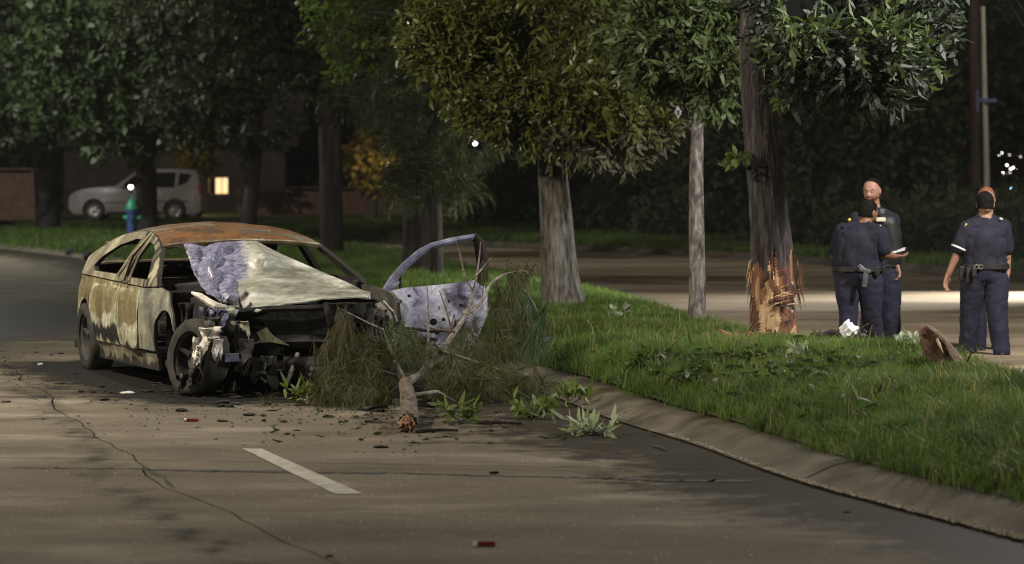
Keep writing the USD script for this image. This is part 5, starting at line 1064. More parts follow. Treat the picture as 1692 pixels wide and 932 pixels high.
# fine ash and grit strewn round the wreck and along the lane
r = np.random.default_rng(495); n = 1500; px = r.uniform(5, 700, n); py = np.interp(px, [5, 250, 560, 700], [612, 645, 668, 690]) + r.normal(0, 16, n) * np.where(r.random(n) < .3, 2.2, 1)
g = np.array([G(a, max(b, 560)) for a, b in zip(px, py)]); sz = r.uniform(.003, .013, n)
V = (g[:, None] + oc[None] * sz[:, None, None] * r.uniform(.5, 1.6, (n, 6, 1)) * [1.3, 1.3, .6] + [0, 0, .004]).reshape(-1, 3)
obj('ash_litter', tm(V, (of[None] + 6 * np.arange(n)[:, None, None]).reshape(-1, 3)), 'soot', label='fine black ash and grit strewn on the road round the burnt car', cat='ash', kind='stuff')

# torn leaves and chips scattered over the grass round the struck tree
r = np.random.default_rng(497); n = 520; cxx, cyy = np.where(r.random(n) < .6, 1180, 1330), np.where(r.random(n) < .6, 615, 600); px, py = cxx + r.normal(0, 130, n), cyy + r.normal(0, 38, n)
g = np.array([GM(a, float(np.clip(b, 548, 760))) for a, b in zip(px, py)]); ok = (g[:, 0] > KX(g[:, 1]) + .5) & (g[:, 0] < MX(g[:, 1]) - .4); g = g[ok] + [0, 0, .075]
d = r.normal(size=g.shape) * [1, 1, .25]
obj('leaf_litter', leaves(g, d, .10, .036, 498, .3), 'leaf_litter', label='torn leaves scattered over the grass round the struck tree', cat='leaves', kind='stuff')
r = np.random.default_rng(499); n = 170; px, py = r.uniform(430, 1090, n), np.interp(r.uniform(0, 1, n), [0, 1], [668, 722]) + r.normal(0, 8, n); g = np.array([G(a, b, .012) for a, b in zip(px, py)]); g = g[g[:, 0] < KX(g[:, 1]) - .1]
obj('leaf_litter', leaves(g, r.normal(size=g.shape) * [1, 1, .1], .07, .024, 500, .2), 'leaf_litter', label='torn leaves scattered over the road round the fallen pine', cat='leaves', kind='stuff')
# ------------------------------------------------------------------ people (u right, v away, z up, from the point between the feet)
def mirror(p): return (-p[0], p[1], p[2])
def hand(base, dirn, palm_n, side, curl=.5, sc=1.0):
    """palm and five fingers; dirn from wrist to knuckles, palm_n out of the palm, thumb on +side"""
    d = np.array(dirn, float); d /= np.linalg.norm(d); n = np.array(palm_n, float); n -= d * (n @ d); n /= np.linalg.norm(n); s = np.cross(d, n) * side
    b = np.asarray(base, float); B = []
    for k in range(4):
        o = (k - 1.5) * .021 * sc; kn = b + d * .085 * sc + s * (-o) - d * abs(k - 1.3) * .006
        B.append((b + s * (-o * .6), .017 * sc, kn, .0125 * sc))
        L = [.036, .042, .039, .030][k] * sc; p, dd = kn, d.copy()
        for j in range(3):
            ang = curl * (.45 + .35 * j); dd = d * math.cos(ang * (j + 1) * .6) + n * math.sin(ang * (j + 1) * .6); q = p + dd * L * [1, .75, .6][j]
            B.append((p, .0105 * sc, q, .0092 * sc)); p = q
    t0 = b + d * .02 + s * .022 * sc; t1 = t0 + (d * .6 + s * .7 + n * .3) * .04 * sc; t2 = t1 + (d * .9 + s * .25 + n * .35) * .034 * sc
    B += [(b + d * .015, .018 * sc, t1, .0125 * sc), (t1, .0125 * sc, t2, .0095 * sc)]
    return B
def head_mesh(c, face, tilt=0.0, sc=1.0, jaw=1.0):
    """a head with nose, brow, ears; face = direction looked at in the ground plane"""
    t = trimesh.creation.icosphere(4, 1.0); v = np.array(t.vertices)
    x, y, z = v.T                                        # -y is the face here
    v = np.sign(v) * np.abs(v) ** .92 * np.array([.079, .100, .112])
    f = np.clip(-y, 0, 1)
    v[:, 0] *= 1 - .16 * np.clip(-z, 0, 1) ** 1.5 + .05 * np.clip(z, 0, 1)        # jaw narrows
    v[:, 1] += .012 * np.clip(-z, 0, 1) * f * -1 * jaw
    v[:, 1] -= .026 * np.exp(-((x / .16) ** 2)) * np.exp(-((z + .22) / .17) ** 2) * f       # nose
    v[:, 1] -= .007 * np.exp(-((z - .16) / .08) ** 2) * f * np.exp(-(x / .6) ** 2)          # brow
    v[:, 1] += .010 * np.exp(-((np.abs(x) - .36) / .17) ** 2) * np.exp(-((z - .0) / .10) ** 2) * f   # eye sockets
    v[:, 1] -= .006 * np.exp(-(x / .28) ** 2) * np.exp(-((z + .56) / .08) ** 2) * f         # mouth
    v[:, 1] -= .008 * np.exp(-(x / .28) ** 2) * np.exp(-((z + .85) / .12) ** 2) * f         # chin
    v[:, 1] += .014 * np.exp(-((z + .62) / .3) ** 2) * np.clip(y, 0, 1)                      # nape
    t.vertices = v * sc
    ears = []
    for s in (-1, 1):
        e = trimesh.creation.icosphere(2, 1.0); e.vertices = np.array(e.vertices) * np.array([.010, .020, .032]) * sc + np.array([s * .078, .008, -.012]) * sc; ears.append(e)
    return t, ears
def place(t, c, face, tilt):
    a = math.atan2(face[0], -face[1])
    R = trimesh.transformations.rotation_matrix(a, [0, 0, 1]) @ trimesh.transformations.rotation_matrix(math.radians(tilt), [1, 0, 0])
    t = t.copy(); t.apply_transform(R); t.apply_translation(c); return t
def to_man(t): return m3.Manifold(m3.Mesh(np.asarray(t.vertices, np.float32), np.asarray(t.faces, np.uint32)))
def crease(t, amp, seed, sc=9, st=(1, 1, .45)):
    v = np.array(t.vertices); n = np.array(t.vertex_normals); t.vertices = v + n * (amp * (1 - np.abs(2 * fbm(v * sc * np.array(st), 3, seed) - 1) * 2))[:, None]; return t
def person(label, loc, J, skin, face, tilt, hair, seed, belly=1.0, group=None, hands=None, hairtop=True, thin=False, detail=True, head_sc=1.12):
    t = thing('person', label, 'person', loc, 0, group)
    h = np.array(J['head'], float); nk = np.array(J['neck'], float)
    hm, ears = head_mesh(h, face, tilt, head_sc)
    bones = [(nk, .072, h + (nk - h) * .30, .066), (nk, .08, J['chest'], .12), (J['chest'], .13, J['waist'], .13), (J['waist'], .13, J['pelvis'], .13)]
    for s in ('l', 'r'):
        bones += [(J['sh' + s], .062, J['el' + s], .047), (J['el' + s], .046, J['wr' + s], .030), (J['chest'], .12, J['sh' + s], .062), (J['hip' + s], .095, J['kn' + s], .062), (J['kn' + s], .062, J['an' + s], .042)]
        hd = (hands or {}).get(s)
        if hd is not None: bones += hand(J['wr' + s], *hd)
    man = hullchain(bones, 12) + to_man(place(hm, h, face, tilt))
    for e in ears: man = man + to_man(place(e, h, face, tilt))
    sk = smooth_body(man, .022, 4)
    body_p = obj('body', sk, skin, t, smooth=True)
    # shirt: chest, belly, sleeves to above the elbow
    S = [(J['chest'], .165 * belly, J['waist'], .165 * belly), (J['waist'], .165 * belly, J['pelvis'], .165 * belly)]
    for s in ('l', 'r'):
        sgn = -1 if J['sh' + s][0] < J['chest'][0] else 1
        S += [(J['chest'], .145 * belly, np.array(J['sh' + s]) + [0, 0, -.02], .084), (nk - [0, 0, .05], .082, J['sh' + s], .080), (nk - [0, 0, .055], .085, J['chest'], .15), (J['sh' + s], .088, np.array(J['sh' + s]) + .72 * (np.array(J['el' + s]) - J['sh' + s]), .074)]
        w = np.array(J['waist']); S += [(w + [sgn * .10 * belly, 0, 0], .10 * belly, np.array(J['chest']) + [sgn * .10, 0, -.02], .12 * belly), (w + [sgn * .10 * belly, 0, 0], .105 * belly, np.array(J['pelvis']) + [sgn * .08 * belly, 0, .02], .115 * belly)]
    sh = smooth_body(hullchain(S, 14), .02, 12); sh = crease(crease(sh, .016, seed, 6), .007, seed + 9, 15)
    lo = np.array(J['pelvis'])[2] + .02
    sh = to_man(sh).trim_by_plane([0, 0, 1.0], lo).to_mesh(); sh = tm(sh.vert_properties[:, :3], sh.tri_verts)
    obj('shirt', sh, 'navy', t, smooth=50)
    T = [(J['pelvis'], .15 * belly, J['hipl'], .125), (J['pelvis'], .15 * belly, J['hipr'], .125)]
    pv = np.array(J['pelvis'])
    T += [(pv + [-.09 * belly, 0, .03], .115 * belly, pv + [.09 * belly, 0, .03], .115 * belly)]
    for s in ('l', 'r'):
        T += [(J['hip' + s], .128, J['kn' + s], .092), (J['kn' + s], .092, np.array(J['an' + s]) + [0, 0, -.02], .075)]
    tr_ = crease(crease(smooth_body(hullchain(T, 14), .022, 10), .018, seed + 5, 6, (1, 1, .4)), .007, seed + 7, 15, (.7, .7, 1.4))
    obj('trousers', tr_, 'navy_trousers', t, smooth=50)
    # belt
    an = np.linspace(0, 2 * np.pi, 41); bz = lo + .02
    q = tr_.vertices[np.abs(np.array(tr_.vertices)[:, 2] - bz) < .05]; c = q.mean(0); rx, ry = np.abs(q[:, 0] - c[0]).max() + .012, np.abs(q[:, 1] - c[1]).max() + .012
    obj('belt', gridmesh(np.stack([np.stack([c[0] + rx * k * np.cos(an), c[1] + ry * k * np.sin(an), np.full(41, z)], -1) for k, z in ((.97, bz - .03), (1.0, bz - .026), (1.0, bz + .022), (.97, bz + .026))], 0)[::-1]), 'black', t, smooth=40)
    for s in ('l', 'r'):
        a = np.array(J['an' + s]); fd = J.get('foot', (0, 1)); f = np.array([fd[0], fd[1], 0.0])
        obj('shoe', smooth_body(hullchain([(a + [0, 0, -.03], .05, a + f * .02 + [0, 0, -.045], .045), (a + f * -.05 + [0, 0, -.045], .04, a + f * .14 + [0, 0, -.05], .042), (a + f * .14 + [0, 0, -.05], .04, a + f * .19 + [0, 0, -.055], .032)], 10), .03, 3), 'black', t, smooth=True)
    # hair cap and face
    hv = np.array(hm.vertices); cap = trimesh.Trimesh(hv, hm.faces, process=False)
    z, y = hv[:, 2] / (.112 * head_sc), hv[:, 1] / (.100 * head_sc)
    if hair:
        on = (z > -.50 + 1.25 * np.clip(-y + .18, 0, 1.4)) if hairtop and not thin else (z > .10 + 1.2 * np.clip(-y + .10, 0, 1.4)) if thin else (z > .25 + 1.2 * np.clip(-y + .3, 0, 1) - .8 * np.clip(y, 0, 1)) & (z < .75)
        fcs = np.array(hm.faces)[on[np.array(hm.faces)].all(1)]
        used, inv = np.unique(fcs, return_inverse=True); n = np.array(cap.vertex_normals)[used]
        o = hv[used] + n * .005; m = shell(o, hv[used] - n * .004, inv.reshape(-1, 3))
        obj('hair', place(m, h, face, tilt), hair, t, smooth=True)
    if detail:
        for s in (-1, 1):
            e = ball((s * .030 * head_sc, -.086 * head_sc, .004), .012, 2); obj('eye', place(e, h, face, tilt), 'eye_white', t, smooth=True)
            e2 = ball((s * .030 * head_sc, -.0945 * head_sc, .004), .006, 2); obj('pupil', place(e2, h, face, tilt), 'black', t, smooth=True)
            obj('eyebrow', place(tube(np.array([(s * .015, -.094, .022), (s * .032, -.093, .026), (s * .048, -.084, .020)]) * head_sc, [.004, .005, .004], 5), h, face, tilt), 'hair_dark', t)
        obj('mouth', place(tube(np.array([(-.026, -.094, -.066), (0, -.104, -.064), (.026, -.094, -.066)]) * head_sc, [.003, .005, .003], 6), h, face, tilt), 'lips', t)
    return t
PZ, PSC = 30.1, F / 30.1
def uv(px, py, cx, v=0.0, Z=PZ): s = F / Z; return (((px - cx) / s), v, H - (py - HY) / s)
# 1: back to us, leaning to the right
c1 = 1420; U = lambda x, y, v=0.0: uv(x, y, c1, v)
J = dict(head=U(1436, 350, .08), neck=U(1430, 370, .04), chest=U(1419, 402, .03), waist=U(1415, 432, .03), pelvis=U(1417, 450, .03), shl=U(1395, 384, .08), shr=U(1449, 386, -.04), ell=U(1384, 425, .20), wrl=U(1425, 428, .30),
         elr=U(1462, 420, -.04), wrr=U(1484, 425, .20), hipl=U(1401, 464, .02), hipr=U(1437, 466, .0), knl=U(1402, 520, .0), knr=U(1441, 520, .02), anl=U(1400, 574, -.04), anr=U(1453, 574, .14))
p1 = person('heavy person in navy uniform seen from behind, grey pistol on the right hip', P(c1, 273 + H * PSC, PZ), J, 'skin_dark', (.75, .65), 6, 'hair_dark', 601, belly=1.22, hands=dict(r=((.8, .45, 0), (0, .3, 1), -1, .5), l=((.8, .3, 0), (0, 0, 1), 1, .5)), detail=True)
def on1(name, m, mt, parent=p1, **k): return obj(name, m, mt, parent, **k)
q = np.array(U(1423, 443, -.235))
hs = numbered(f'{p1}/holster'); UsdGeom.Xform.Define(stage, hs)
on1('holster_body', box(q[0] + .012, q[1], q[2] - .11, .055, .035, .17, .012, ry=8), 'gun_grey', hs, smooth=40)
on1('pistol_grip', box(q[0] - .02, q[1], q[2] + .005, .05, .03, .10, .01, ry=-52), 'gun_grey', hs, smooth=40)
on1('pistol_slide', box(q[0] + .012, q[1] - .004, q[2] - .015, .12, .03, .04, .008, ry=14), 'gun_grey', hs, smooth=40)
for k, x in enumerate((1446, 1458)): on1('pouch', box(*U(x, 447, -.13 + .12 * k), .06, .05, .10, .012), 'black', smooth=40)
on1('shoulder_patch', tube([U(1452, 372, -.09), U(1457, 380, -.09)], .010, 6), 'pale_patch'); on1('shoulder_patch', ball(U(1402, 353 + 10, -.075), .017), 'gold', label='small gold mark on the left shoulder')
# 2: facing us over the first one's shoulder
c2, Z2 = 1452, 30.9; U2 = lambda x, y, v=0.0: uv(x, y, c2, v, Z2)
J = dict(head=U2(1440, 314, -.05), neck=U2(1443, 342, 0), chest=U2(1447, 378, .0), waist=U2(1452, 420, .02), pelvis=U2(1455, 442, .02), shl=U2(1472, 366, .0), shr=U2(1417, 364, .0), ell=U2(1478, 405, .0), wrl=U2(1480, 440, -.08), elr=U2(1410, 405, .0), wrr=U2(1440, 425, -.15),
         hipl=U2(1469, 460, .0), hipr=U2(1438, 460, .0), knl=U2(1471, 515, .0), knr=U2(1436, 515, 0), anl=U2(1476, 565, .0), anr=U2(1436, 567, 0), foot=(.3, -.95))
p2 = person('tall bearded person in black vest facing us behind the heavy one', P(c2, 273 + H * F / Z2, Z2), J, 'skin_light', (-.45, -.9), 12, 'hair_dark', 611, belly=1.0, hands=dict(l=((0.1, -.15, -1), (-.6, -.6, 0), 1, .8), r=((.8, -.5, 0), (0, 0, 1), 1, .6)), thin=True)
hm, _ = head_mesh(None, None, 0, 1.12); hv = np.array(hm.vertices); on = (hv[:, 2] < -.050) & (hv[:, 1] < .02) & ~((np.abs(hv[:, 0]) < .024) & (hv[:, 2] > -.086) & (hv[:, 2] < -.068)); fcs = np.array(hm.faces)[on[np.array(hm.faces)].all(1)]; used, inv = np.unique(fcs, return_inverse=True); nn = np.array(hm.vertex_normals)[used]
obj('beard', place(shell(hv[used] + nn * .006, hv[used] - nn * .003, inv.reshape(-1, 3)), np.array(U2(1440, 314, -.05)), (-.45, -.9), 12), 'beard', p2, smooth=True)
obj('vest', crease(smooth_body(hullchain([(U2(1430, 370, -.04), .12, U2(1466, 370, -.04), .12), (U2(1434, 425, -.03), .13, U2(1472, 425, -.03), .13), (U2(1430, 370, -.04), .12, U2(1434, 425, -.03), .13), (U2(1466, 370, -.04), .12, U2(1472, 425, -.03), .13)], 12), .03, 6), .006, 613), 'black', p2, smooth=50)
obj('badge', box(*U2(1454, 349, -.185), .052, .012, .055, .005, ry=8), 'gun_grey', p2, smooth=40)
obj('name_strip', box(*U2(1452, 362, -.19), .10, .012, .045, .004), 'pale_patch', p2, smooth=40)
g = P(1483, 457, 30.8); t = thing('radio', 'small black radio in the lowered hand of the tall bearded person', 'radio', g); obj('case', box(0, 0, 0, .055, .035, .12, .01, ry=12), 'black', t, smooth=40); obj('aerial', tube([(.01, 0, .05), (.03, 0, .12)], .006, 6), 'black', t)
g = P(1484, 415, 30.35); t = thing('paper_pad', 'small white paper pad held between the two people on the left', 'paper', g, 8)
obj('sheet', box(0, 0, 0, .13, .09, .012, .003, ry=-14), 'white_cloth', t); obj('sheet', box(.02, -.01, .016, .11, .08, .004, ry=-22), 'white_cloth', t)
# 3: right pair, back to us
c3 = 1626; U = lambda x, y, v=0.0: uv(x, y, c3, v)
J = dict(head=U(1628, 336, .0), neck=U(1628, 361, .0), chest=U(1627, 398, .0), waist=U(1626, 426, .01), pelvis=U(1626, 446, .0), shl=U(1599, 380, .0), shr=U(1655, 380, .0), ell=U(1581, 421, .0), wrl=U(1567, 456, .05), elr=U(1664, 424, .05), wrr=U(1650, 428, .27),
         hipl=U(1610, 464, .0), hipr=U(1645, 464, .0), knl=U(1605, 519, .06), knr=U(1646, 520, -.06), anl=U(1601, 575, .12), anr=U(1652, 577, -.10))
p3 = person('person in navy uniform with dark hair seen from behind at the right, one arm hanging', P(c3, 273 + H * PSC, PZ), J, 'skin_tan', (.15, 1), 3, 'hair_dark', 621, belly=1.08, hands=dict(l=((-.25, .05, -1), (.6, -.5, 0), -1, .6), r=((-.5, .8, 0), (0, 0, 1), -1, .6)))
for k, (x, y, w, hgt) in enumerate(((1588, 445, .06, .15), (1597, 448, .045, .16), (1605, 443, .05, .10))): obj('pouch', box(*U(x, y + 6, -.06 - .06 * k), w, .05, hgt, .012), 'black' if k != 1 else 'car_trim', p3, smooth=40)
obj('handcuffs', cat_([trimesh.creation.torus(.022, .005, 18, 6).apply_transform(trimesh.transformations.rotation_matrix(math.pi / 2, [1, 0, 0])).apply_translation(U(x, 440, -.185)) for x in (1609, 1616)]), 'steel', p3, smooth=40)
d = np.array(U(1581, 421)) - np.array(U(1599, 380)); a = np.array(U(1599, 380)) + d * .70
obj('sleeve_stripe', tube([a, a + d * .06], [.097, .095], 16), 'white_cloth', p3, smooth=40)
obj('chevron', ball(U(1583, 394, -.05), .016, 2, (1, .6, 1.4)), 'pale_patch', p3); obj('chevron', box(*U(1652, 361, -.085), .035, .01, .018, rz=0, ry=25), 'pale_patch', p3)
obj('shoulder_mark', box(*U(1594, 372, -.08), .018, .01, .04, ry=20), 'gold', p3)
# 4: hidden behind the third
c4, Z4 = 1632, 30.9; U4 = lambda x, y, v=0.0: uv(x, y, c4, v, Z4)
J = dict(head=U4(1630, 328, .0), neck=U4(1630, 356, 0), chest=U4(1630, 392, .0), waist=U4(1632, 425, .0), pelvis=U4(1632, 446, .0), shl=U4(1656, 376, .0), shr=U4(1604, 376, .0), ell=U4(1664, 418, .0), wrl=U4(1664, 452, -.03), elr=U4(1602, 420, .0), wrr=U4(1612, 450, -.1),
         hipl=U4(1646, 464, .0), hipr=U4(1616, 464, .0), knl=U4(1648, 518, .0), knr=U4(1614, 518, 0), anl=U4(1652, 566, .0), anr=U4(1616, 568, 0), foot=(.1, -1))
p4 = person('person mostly hidden behind the dark haired one, only reddish hair showing above', P(c4, 273 + H * F / Z4, Z4), J, 'skin_light', (-.1, -1), 4, 'hair_red', 631, belly=1.0, hands=dict(l=((0, 0, -1), (-1, 0, 0), 1, .5), r=((.5, -.6, 0), (0, 0, 1), 1, .5)))
# ------------------------------------------------------------------ vehicle, hydrant, wall, house, poles, far lights
def closed_body(poly, half_f, cell=.12):
    v, f = cells(poly, cell); y = half_f(v[:, 0], v[:, 1])
    R, L = np.column_stack([v[:, 0], -y, v[:, 1]]), np.column_stack([v[:, 0], y, v[:, 1]])
    m = shell(L, R, f); m.invert(); return m
def compact_car(name, label, loc, rz, group=None):
    t = thing(name, label, 'car', loc, rz, group)       # x forward, origin under the middle
    def hw(x, z):
        w = np.interp(x, [-2.08, -1.9, -1.4, 1.0, 1.7, 2.05], [.76, .85, .90, .90, .85, .70])
        return w - .05 * np.clip((.5 - z) / .3, 0, 1) ** 2 - np.where(z > .95, .20 * np.clip((z - .95) / .62, 0, 1) ** 1.2, 0)
    prof = Polygon([(-2.06, .30), (-2.09, .75), (-2.05, 1.05), (-1.98, 1.45), (-1.88, 1.60), (-1.2, 1.645), (-.5, 1.645), (-.12, 1.60), (.06, 1.50), (.60, 1.10), (1.4, 1.04), (1.88, .93), (2.08, .72), (2.10, .40), (1.95, .22), (-1.9, .22)])
    wc = [Polygon([(x + .37 * math.cos(a), .34 + .37 * math.sin(a)) for a in np.linspace(0, 2 * math.pi, 40)]) for x in (-1.27, 1.28)]
    obj('body', closed_body(prof.difference(wc[0]).difference(wc[1]), hw), 'car_white', t, smooth=35)
    def side(nm, poly, m, off=.006, par=t):
        v, f = cells(poly, .12)
        for s in (-1, 1):
            y = (hw(v[:, 0], v[:, 1]) + off) * s; a = np.column_stack([v[:, 0], y, v[:, 1]]); b = a - [0, .012 * s, 0]
            mm = shell(a, b, f); mm.invert() if s > 0 else None
            obj(nm, mm, m, par)
    side('front_window', Polygon([(-.42, 1.05), (-.42, 1.53), (-.16, 1.52), (.02, 1.43), (.46, 1.08)]), 'car_glass')
    side('rear_window', Polygon([(-.50, 1.05), (-.50, 1.53), (-1.30, 1.53), (-1.26, 1.06)]), 'car_glass')
    side('quarter_window', Polygon([(-1.37, 1.10), (-1.40, 1.52), (-1.80, 1.47), (-1.66, 1.22)]), 'car_glass')
    side('door_line', Polygon([(-.285, .35), (-.285, 1.02), (-.275, 1.02), (-.275, .35)]), 'car_trim', .004)
    side('moulding', Polygon([(-1.7, .60), (-1.7, .64), (.95, .60), (.95, .56)]), 'car_trim', .012)
    side('door_handle', Polygon([(-.50, .88), (-.50, .915), (-.36, .915), (-.36, .88)]), 'car_trim', .03)
    side('sill_trim', Polygon([(-.85, .22), (-.85, .30), (.87, .30), (.87, .22)]), 'car_trim', .010)
    ws = np.stack([np.stack([np.full(8, x), np.linspace(-1, 1, 8) * (hw(np.array([x]), np.array([z]))[0] - .05), np.full(8, z)], -1) for x, z in ((.07, 1.485), (.33, 1.29), (.56, 1.12))], 0) + [.02, 0, .02]
    obj('windscreen', gridmesh(ws), 'car_glass', t)
    obj('tailgate_window', gridmesh(np.stack([np.stack([np.full(6, x), np.linspace(-.62, .62, 6), np.full(6, z)], -1) for x, z in ((-1.85, 1.52), (-2.03, 1.08))], 0)), 'car_glass', t)
    obj('grille', box(2.085, 0, .62, .03, .9, .13, .01), 'car_trim', t); obj('lower_grille', box(2.06, 0, .36, .08, 1.1, .16, .02), 'car_trim', t)
    for s in (-1, 1):
        obj('headlight', ball((1.95, s * .62, .78), .12, 2, (.9, .9, .55)), 'lamp_glass', t, smooth=True); obj('taillight', box(-2.03, s * .74, 1.0, .08, .12, .30, .02), 'tail_red', t)
        obj('mirror', cat_([box(.36, s * 1.0, 1.10, .12, .17, .12, .03), box(.38, s * .90, 1.06, .05, .1, .04)]), 'car_white', t, smooth=40)
        obj('fog_light', ball((2.04, s * .55, .38), .055, 2), 'lamp_glass', t, smooth=True)
        for x in (-1.27, 1.28):
            p = numbered(f'{t}/wheel'); X = UsdGeom.Xform.Define(stage, p); X.AddTranslateOp().Set(Gf.Vec3d(x, s * .78, .33))
            obj('tyre', lathe([(.21, -.10), (.30, -.105), (.325, -.07), (.325, .07), (.30, .105), (.21, .10)], 32), 'tyre', p, smooth=40)
            obj('rim', lathe([(0, -.06), (.06, -.06), (.10, -.04), (.17, -.05), (.215, -.09), (.215, .09), (.17, .05), (.10, .04), (.06, .06), (0, .06)], 24), 'alloy', p, smooth=40)
            for a in np.arange(5) * 2 * np.pi / 5: obj('spoke', tube([(.04 * math.cos(a), -s * -.075, .04 * math.sin(a)), (.20 * math.cos(a), s * .085, .20 * math.sin(a))], [.03, .02], 5), 'alloy', p)
    obj('roof_rail', cat_([box(-.6, s * .64, 1.66, 1.7, .03, .03, .01) for s in (-1, 1)]), 'car_trim', t, kind='stuff')
    return t
g = P(228, 273 + (H - .24) * F / 90.5, 90.5)
suv = compact_car('parked_car', 'white compact car parked side on beyond the dark trunks at the left', g, 180)
for nm, px, py, dz in (('mirror_glint', 216, 309, -1.0),):
    pass
# an identical one stands outside the frame on the opposite carriageway, its headlights on
LB = np.array([12.6, 45.5, 0.0])
pc = copy_of(suv, 'parked_car', LB, 203, 'unseen copy of the white compact car on the opposite carriageway with headlights on', 'car')
ang = math.radians(203)
for s in (-1, 1):
    hl = LB + np.array([math.cos(ang) * 2.10 - math.sin(ang) * s * .6, math.sin(ang) * 2.10 + math.cos(ang) * s * .6, .78])
    L = UsdLux.SphereLight.Define(stage, f'/World/headlight_beam{"" if s < 0 else "_001"}'); L.CreateRadiusAttr(.07); L.CreateIntensityAttr(HEAD_INT); L.CreateColorAttr(Gf.Vec3f(1.0, .97, .88)); L.CreateNormalizeAttr(False)
    UsdGeom.Xformable(L).AddTranslateOp().Set(Gf.Vec3d(*map(float, hl)))
    sa_ = UsdLux.ShapingAPI.Apply(L.GetPrim()); sa_.CreateShapingConeAngleAttr(26.0); sa_.CreateShapingConeSoftnessAttr(1.0)
    m4 = Gf.Matrix4d().SetRotate(Gf.Rotation(Gf.Vec3d(0, 0, -1), Gf.Vec3d(math.cos(ang), math.sin(ang), -.075))); m4.SetTranslateOnly(Gf.Vec3d(*map(float, hl)))
    L.ClearXformOpOrder(); UsdGeom.Xformable(L).AddTransformOp(opSuffix='beam').Set(m4)
# bright light at the parked car's mirror, stood in for by an added lantern
def bulb(path, loc, rad, inten, col):
    L = UsdLux.SphereLight.Define(stage, path); L.CreateRadiusAttr(rad); L.CreateIntensityAttr(inten); L.CreateColorAttr(Gf.Vec3f(*col)); L.CreateNormalizeAttr(False); UsdGeom.Xformable(L).AddTranslateOp().Set(Gf.Vec3d(*map(float, loc)))
def lantern(name, label, px, py, Z, rad, m, base_z=.2, cat='lamp'):
    c = P(px, py, Z); t = thing(name, label, cat, (c[0], c[1], 0))
    obj('post', tube([(0, .05, base_z - .2), (0, .05, c[2] - rad)], .035, 8), 'pole_wood', t, smooth=40); obj('cap', lathe([(0, rad * 1.7), (rad * 1.4, rad * .9), (rad * 1.45, rad * .8), (0, rad * .9)], 12, 'z').apply_translation([0, .05, c[2]]), 'car_trim', t)
    obj('globe', ball((0, 0.0, c[2]), rad, 2), m, t, smooth=True); return t
lantern('far_light', 'added lamp on a post standing in for the bright light at the mirror of the parked white car', 216, 309, 86.0, .06, 'lamp_white')
lantern('far_light', 'bright far lamp seen through branches right of the slim pine', 785, 237, 80.0, .05, 'lamp_white')
# fire hydrant
g = P(218, 390, 66.0)
t = thing('fire_hydrant', 'blue fire hydrant with a green bonnet beside the dark trunk at the left', 'hydrant', (g[0], g[1], g[2]))
obj('barrel', lathe([(0, -.2), (.16, -.2), (.16, .04), (.125, .06), (.12, .52), (.15, .54), (.15, .58), (.12, .60)], 20, 'z'), 'hydrant_blue', t, smooth=40)
obj('bonnet', lathe([(.13, .60), (.15, .62), (.14, .70), (.10, .80), (.04, .86), (0, .87)], 20, 'z'), 'hydrant_green', t, smooth=40)
obj('operating_nut', lathe([(0, .97), (.03, .97), (.035, .86), (0, .86)], 5, 'z'), 'hydrant_green', t)
for k, (x, y) in enumerate(((0, -1), (1, 0), (-1, 0))): obj('outlet', tube([(x * .08, y * .08, .42), (x * .20, y * .20, .42)], [.065, .06], 12), 'hydrant_green' if k else 'hydrant_blue', t, smooth=40)
# wall and house
def wall_panel(t, x0, x1, Z, z0, z1, m, n):
    for k in range(n):
        a, b = x0 + (x1 - x0) * k / n, x0 + (x1 - x0) * (k + 1) / n; obj('panel', box((a + b) / 2, Z, (z0 + z1) / 2, (b - a) - .24, .14, z1 - z0, .01), m, t)
        obj('post', box(a, Z, (z0 + z1) / 2 + .05, .24, .24, z1 - z0 + .1, .015), m, t)
    obj('post', box(x1, Z, (z0 + z1) / 2 + .05, .24, .24, z1 - z0 + .1, .015), m, t); obj('coping', box((x0 + x1) / 2, Z, z1 + .13, x1 - x0 + .3, .3, .06, .01), m, t)
t = thing('garden_wall', 'low reddish brick wall beyond the trunks, right of the lit window', 'wall'); wall_panel(t, -9.9, -3.2, 104.0, .0, 1.05, 'brick_wall', 4)
t = thing('garden_wall', 'tall reddish wall at the left edge behind the leftmost trunk', 'wall'); wall_panel(t, -21.0, -15.4, 92.0, -.1, 1.75, 'brick_wall', 3)
hz = 108.0
t = thing('house', 'dark house far behind the parked car with one warm lit window', 'house')
wx0, wx1 = P(345, 0, hz)[0], P(378, 0, hz)[0]; wz0, wz1 = P(0, 321, hz)[2], P(0, 293, hz)[2]
obj('wall', cat_([box((-17 + wx0) / 2, hz, 1.3, wx0 + 17, .2, 2.8), box((wx1 - 8.6) / 2, hz, 1.3, -8.6 - wx1, .2, 2.8), box((wx0 + wx1) / 2, hz, (wz0 - .1) / 2, wx1 - wx0, .2, wz0 + .1), box((wx0 + wx1) / 2, hz, (wz1 + 2.7) / 2, wx1 - wx0, .2, 2.7 - wz1)]), 'stucco', t)
w = numbered(f'{t}/window'); UsdGeom.Xform.Define(stage, w)
obj('pane', box((wx0 + wx1) / 2, hz + .06, (wz0 + wz1) / 2, wx1 - wx0, .02, wz1 - wz0), 'window_glow', w)
obj('frame', cat_([box(wx0, hz - .1, (wz0 + wz1) / 2, .05, .06, wz1 - wz0 + .1), box(wx1, hz - .1, (wz0 + wz1) / 2, .05, .06, wz1 - wz0 + .1), box((wx0 + wx1) / 2, hz - .1, wz0, wx1 - wx0, .06, .05), box((wx0 + wx1) / 2, hz - .1, wz1, wx1 - wx0, .06, .05)]), 'timber', w)
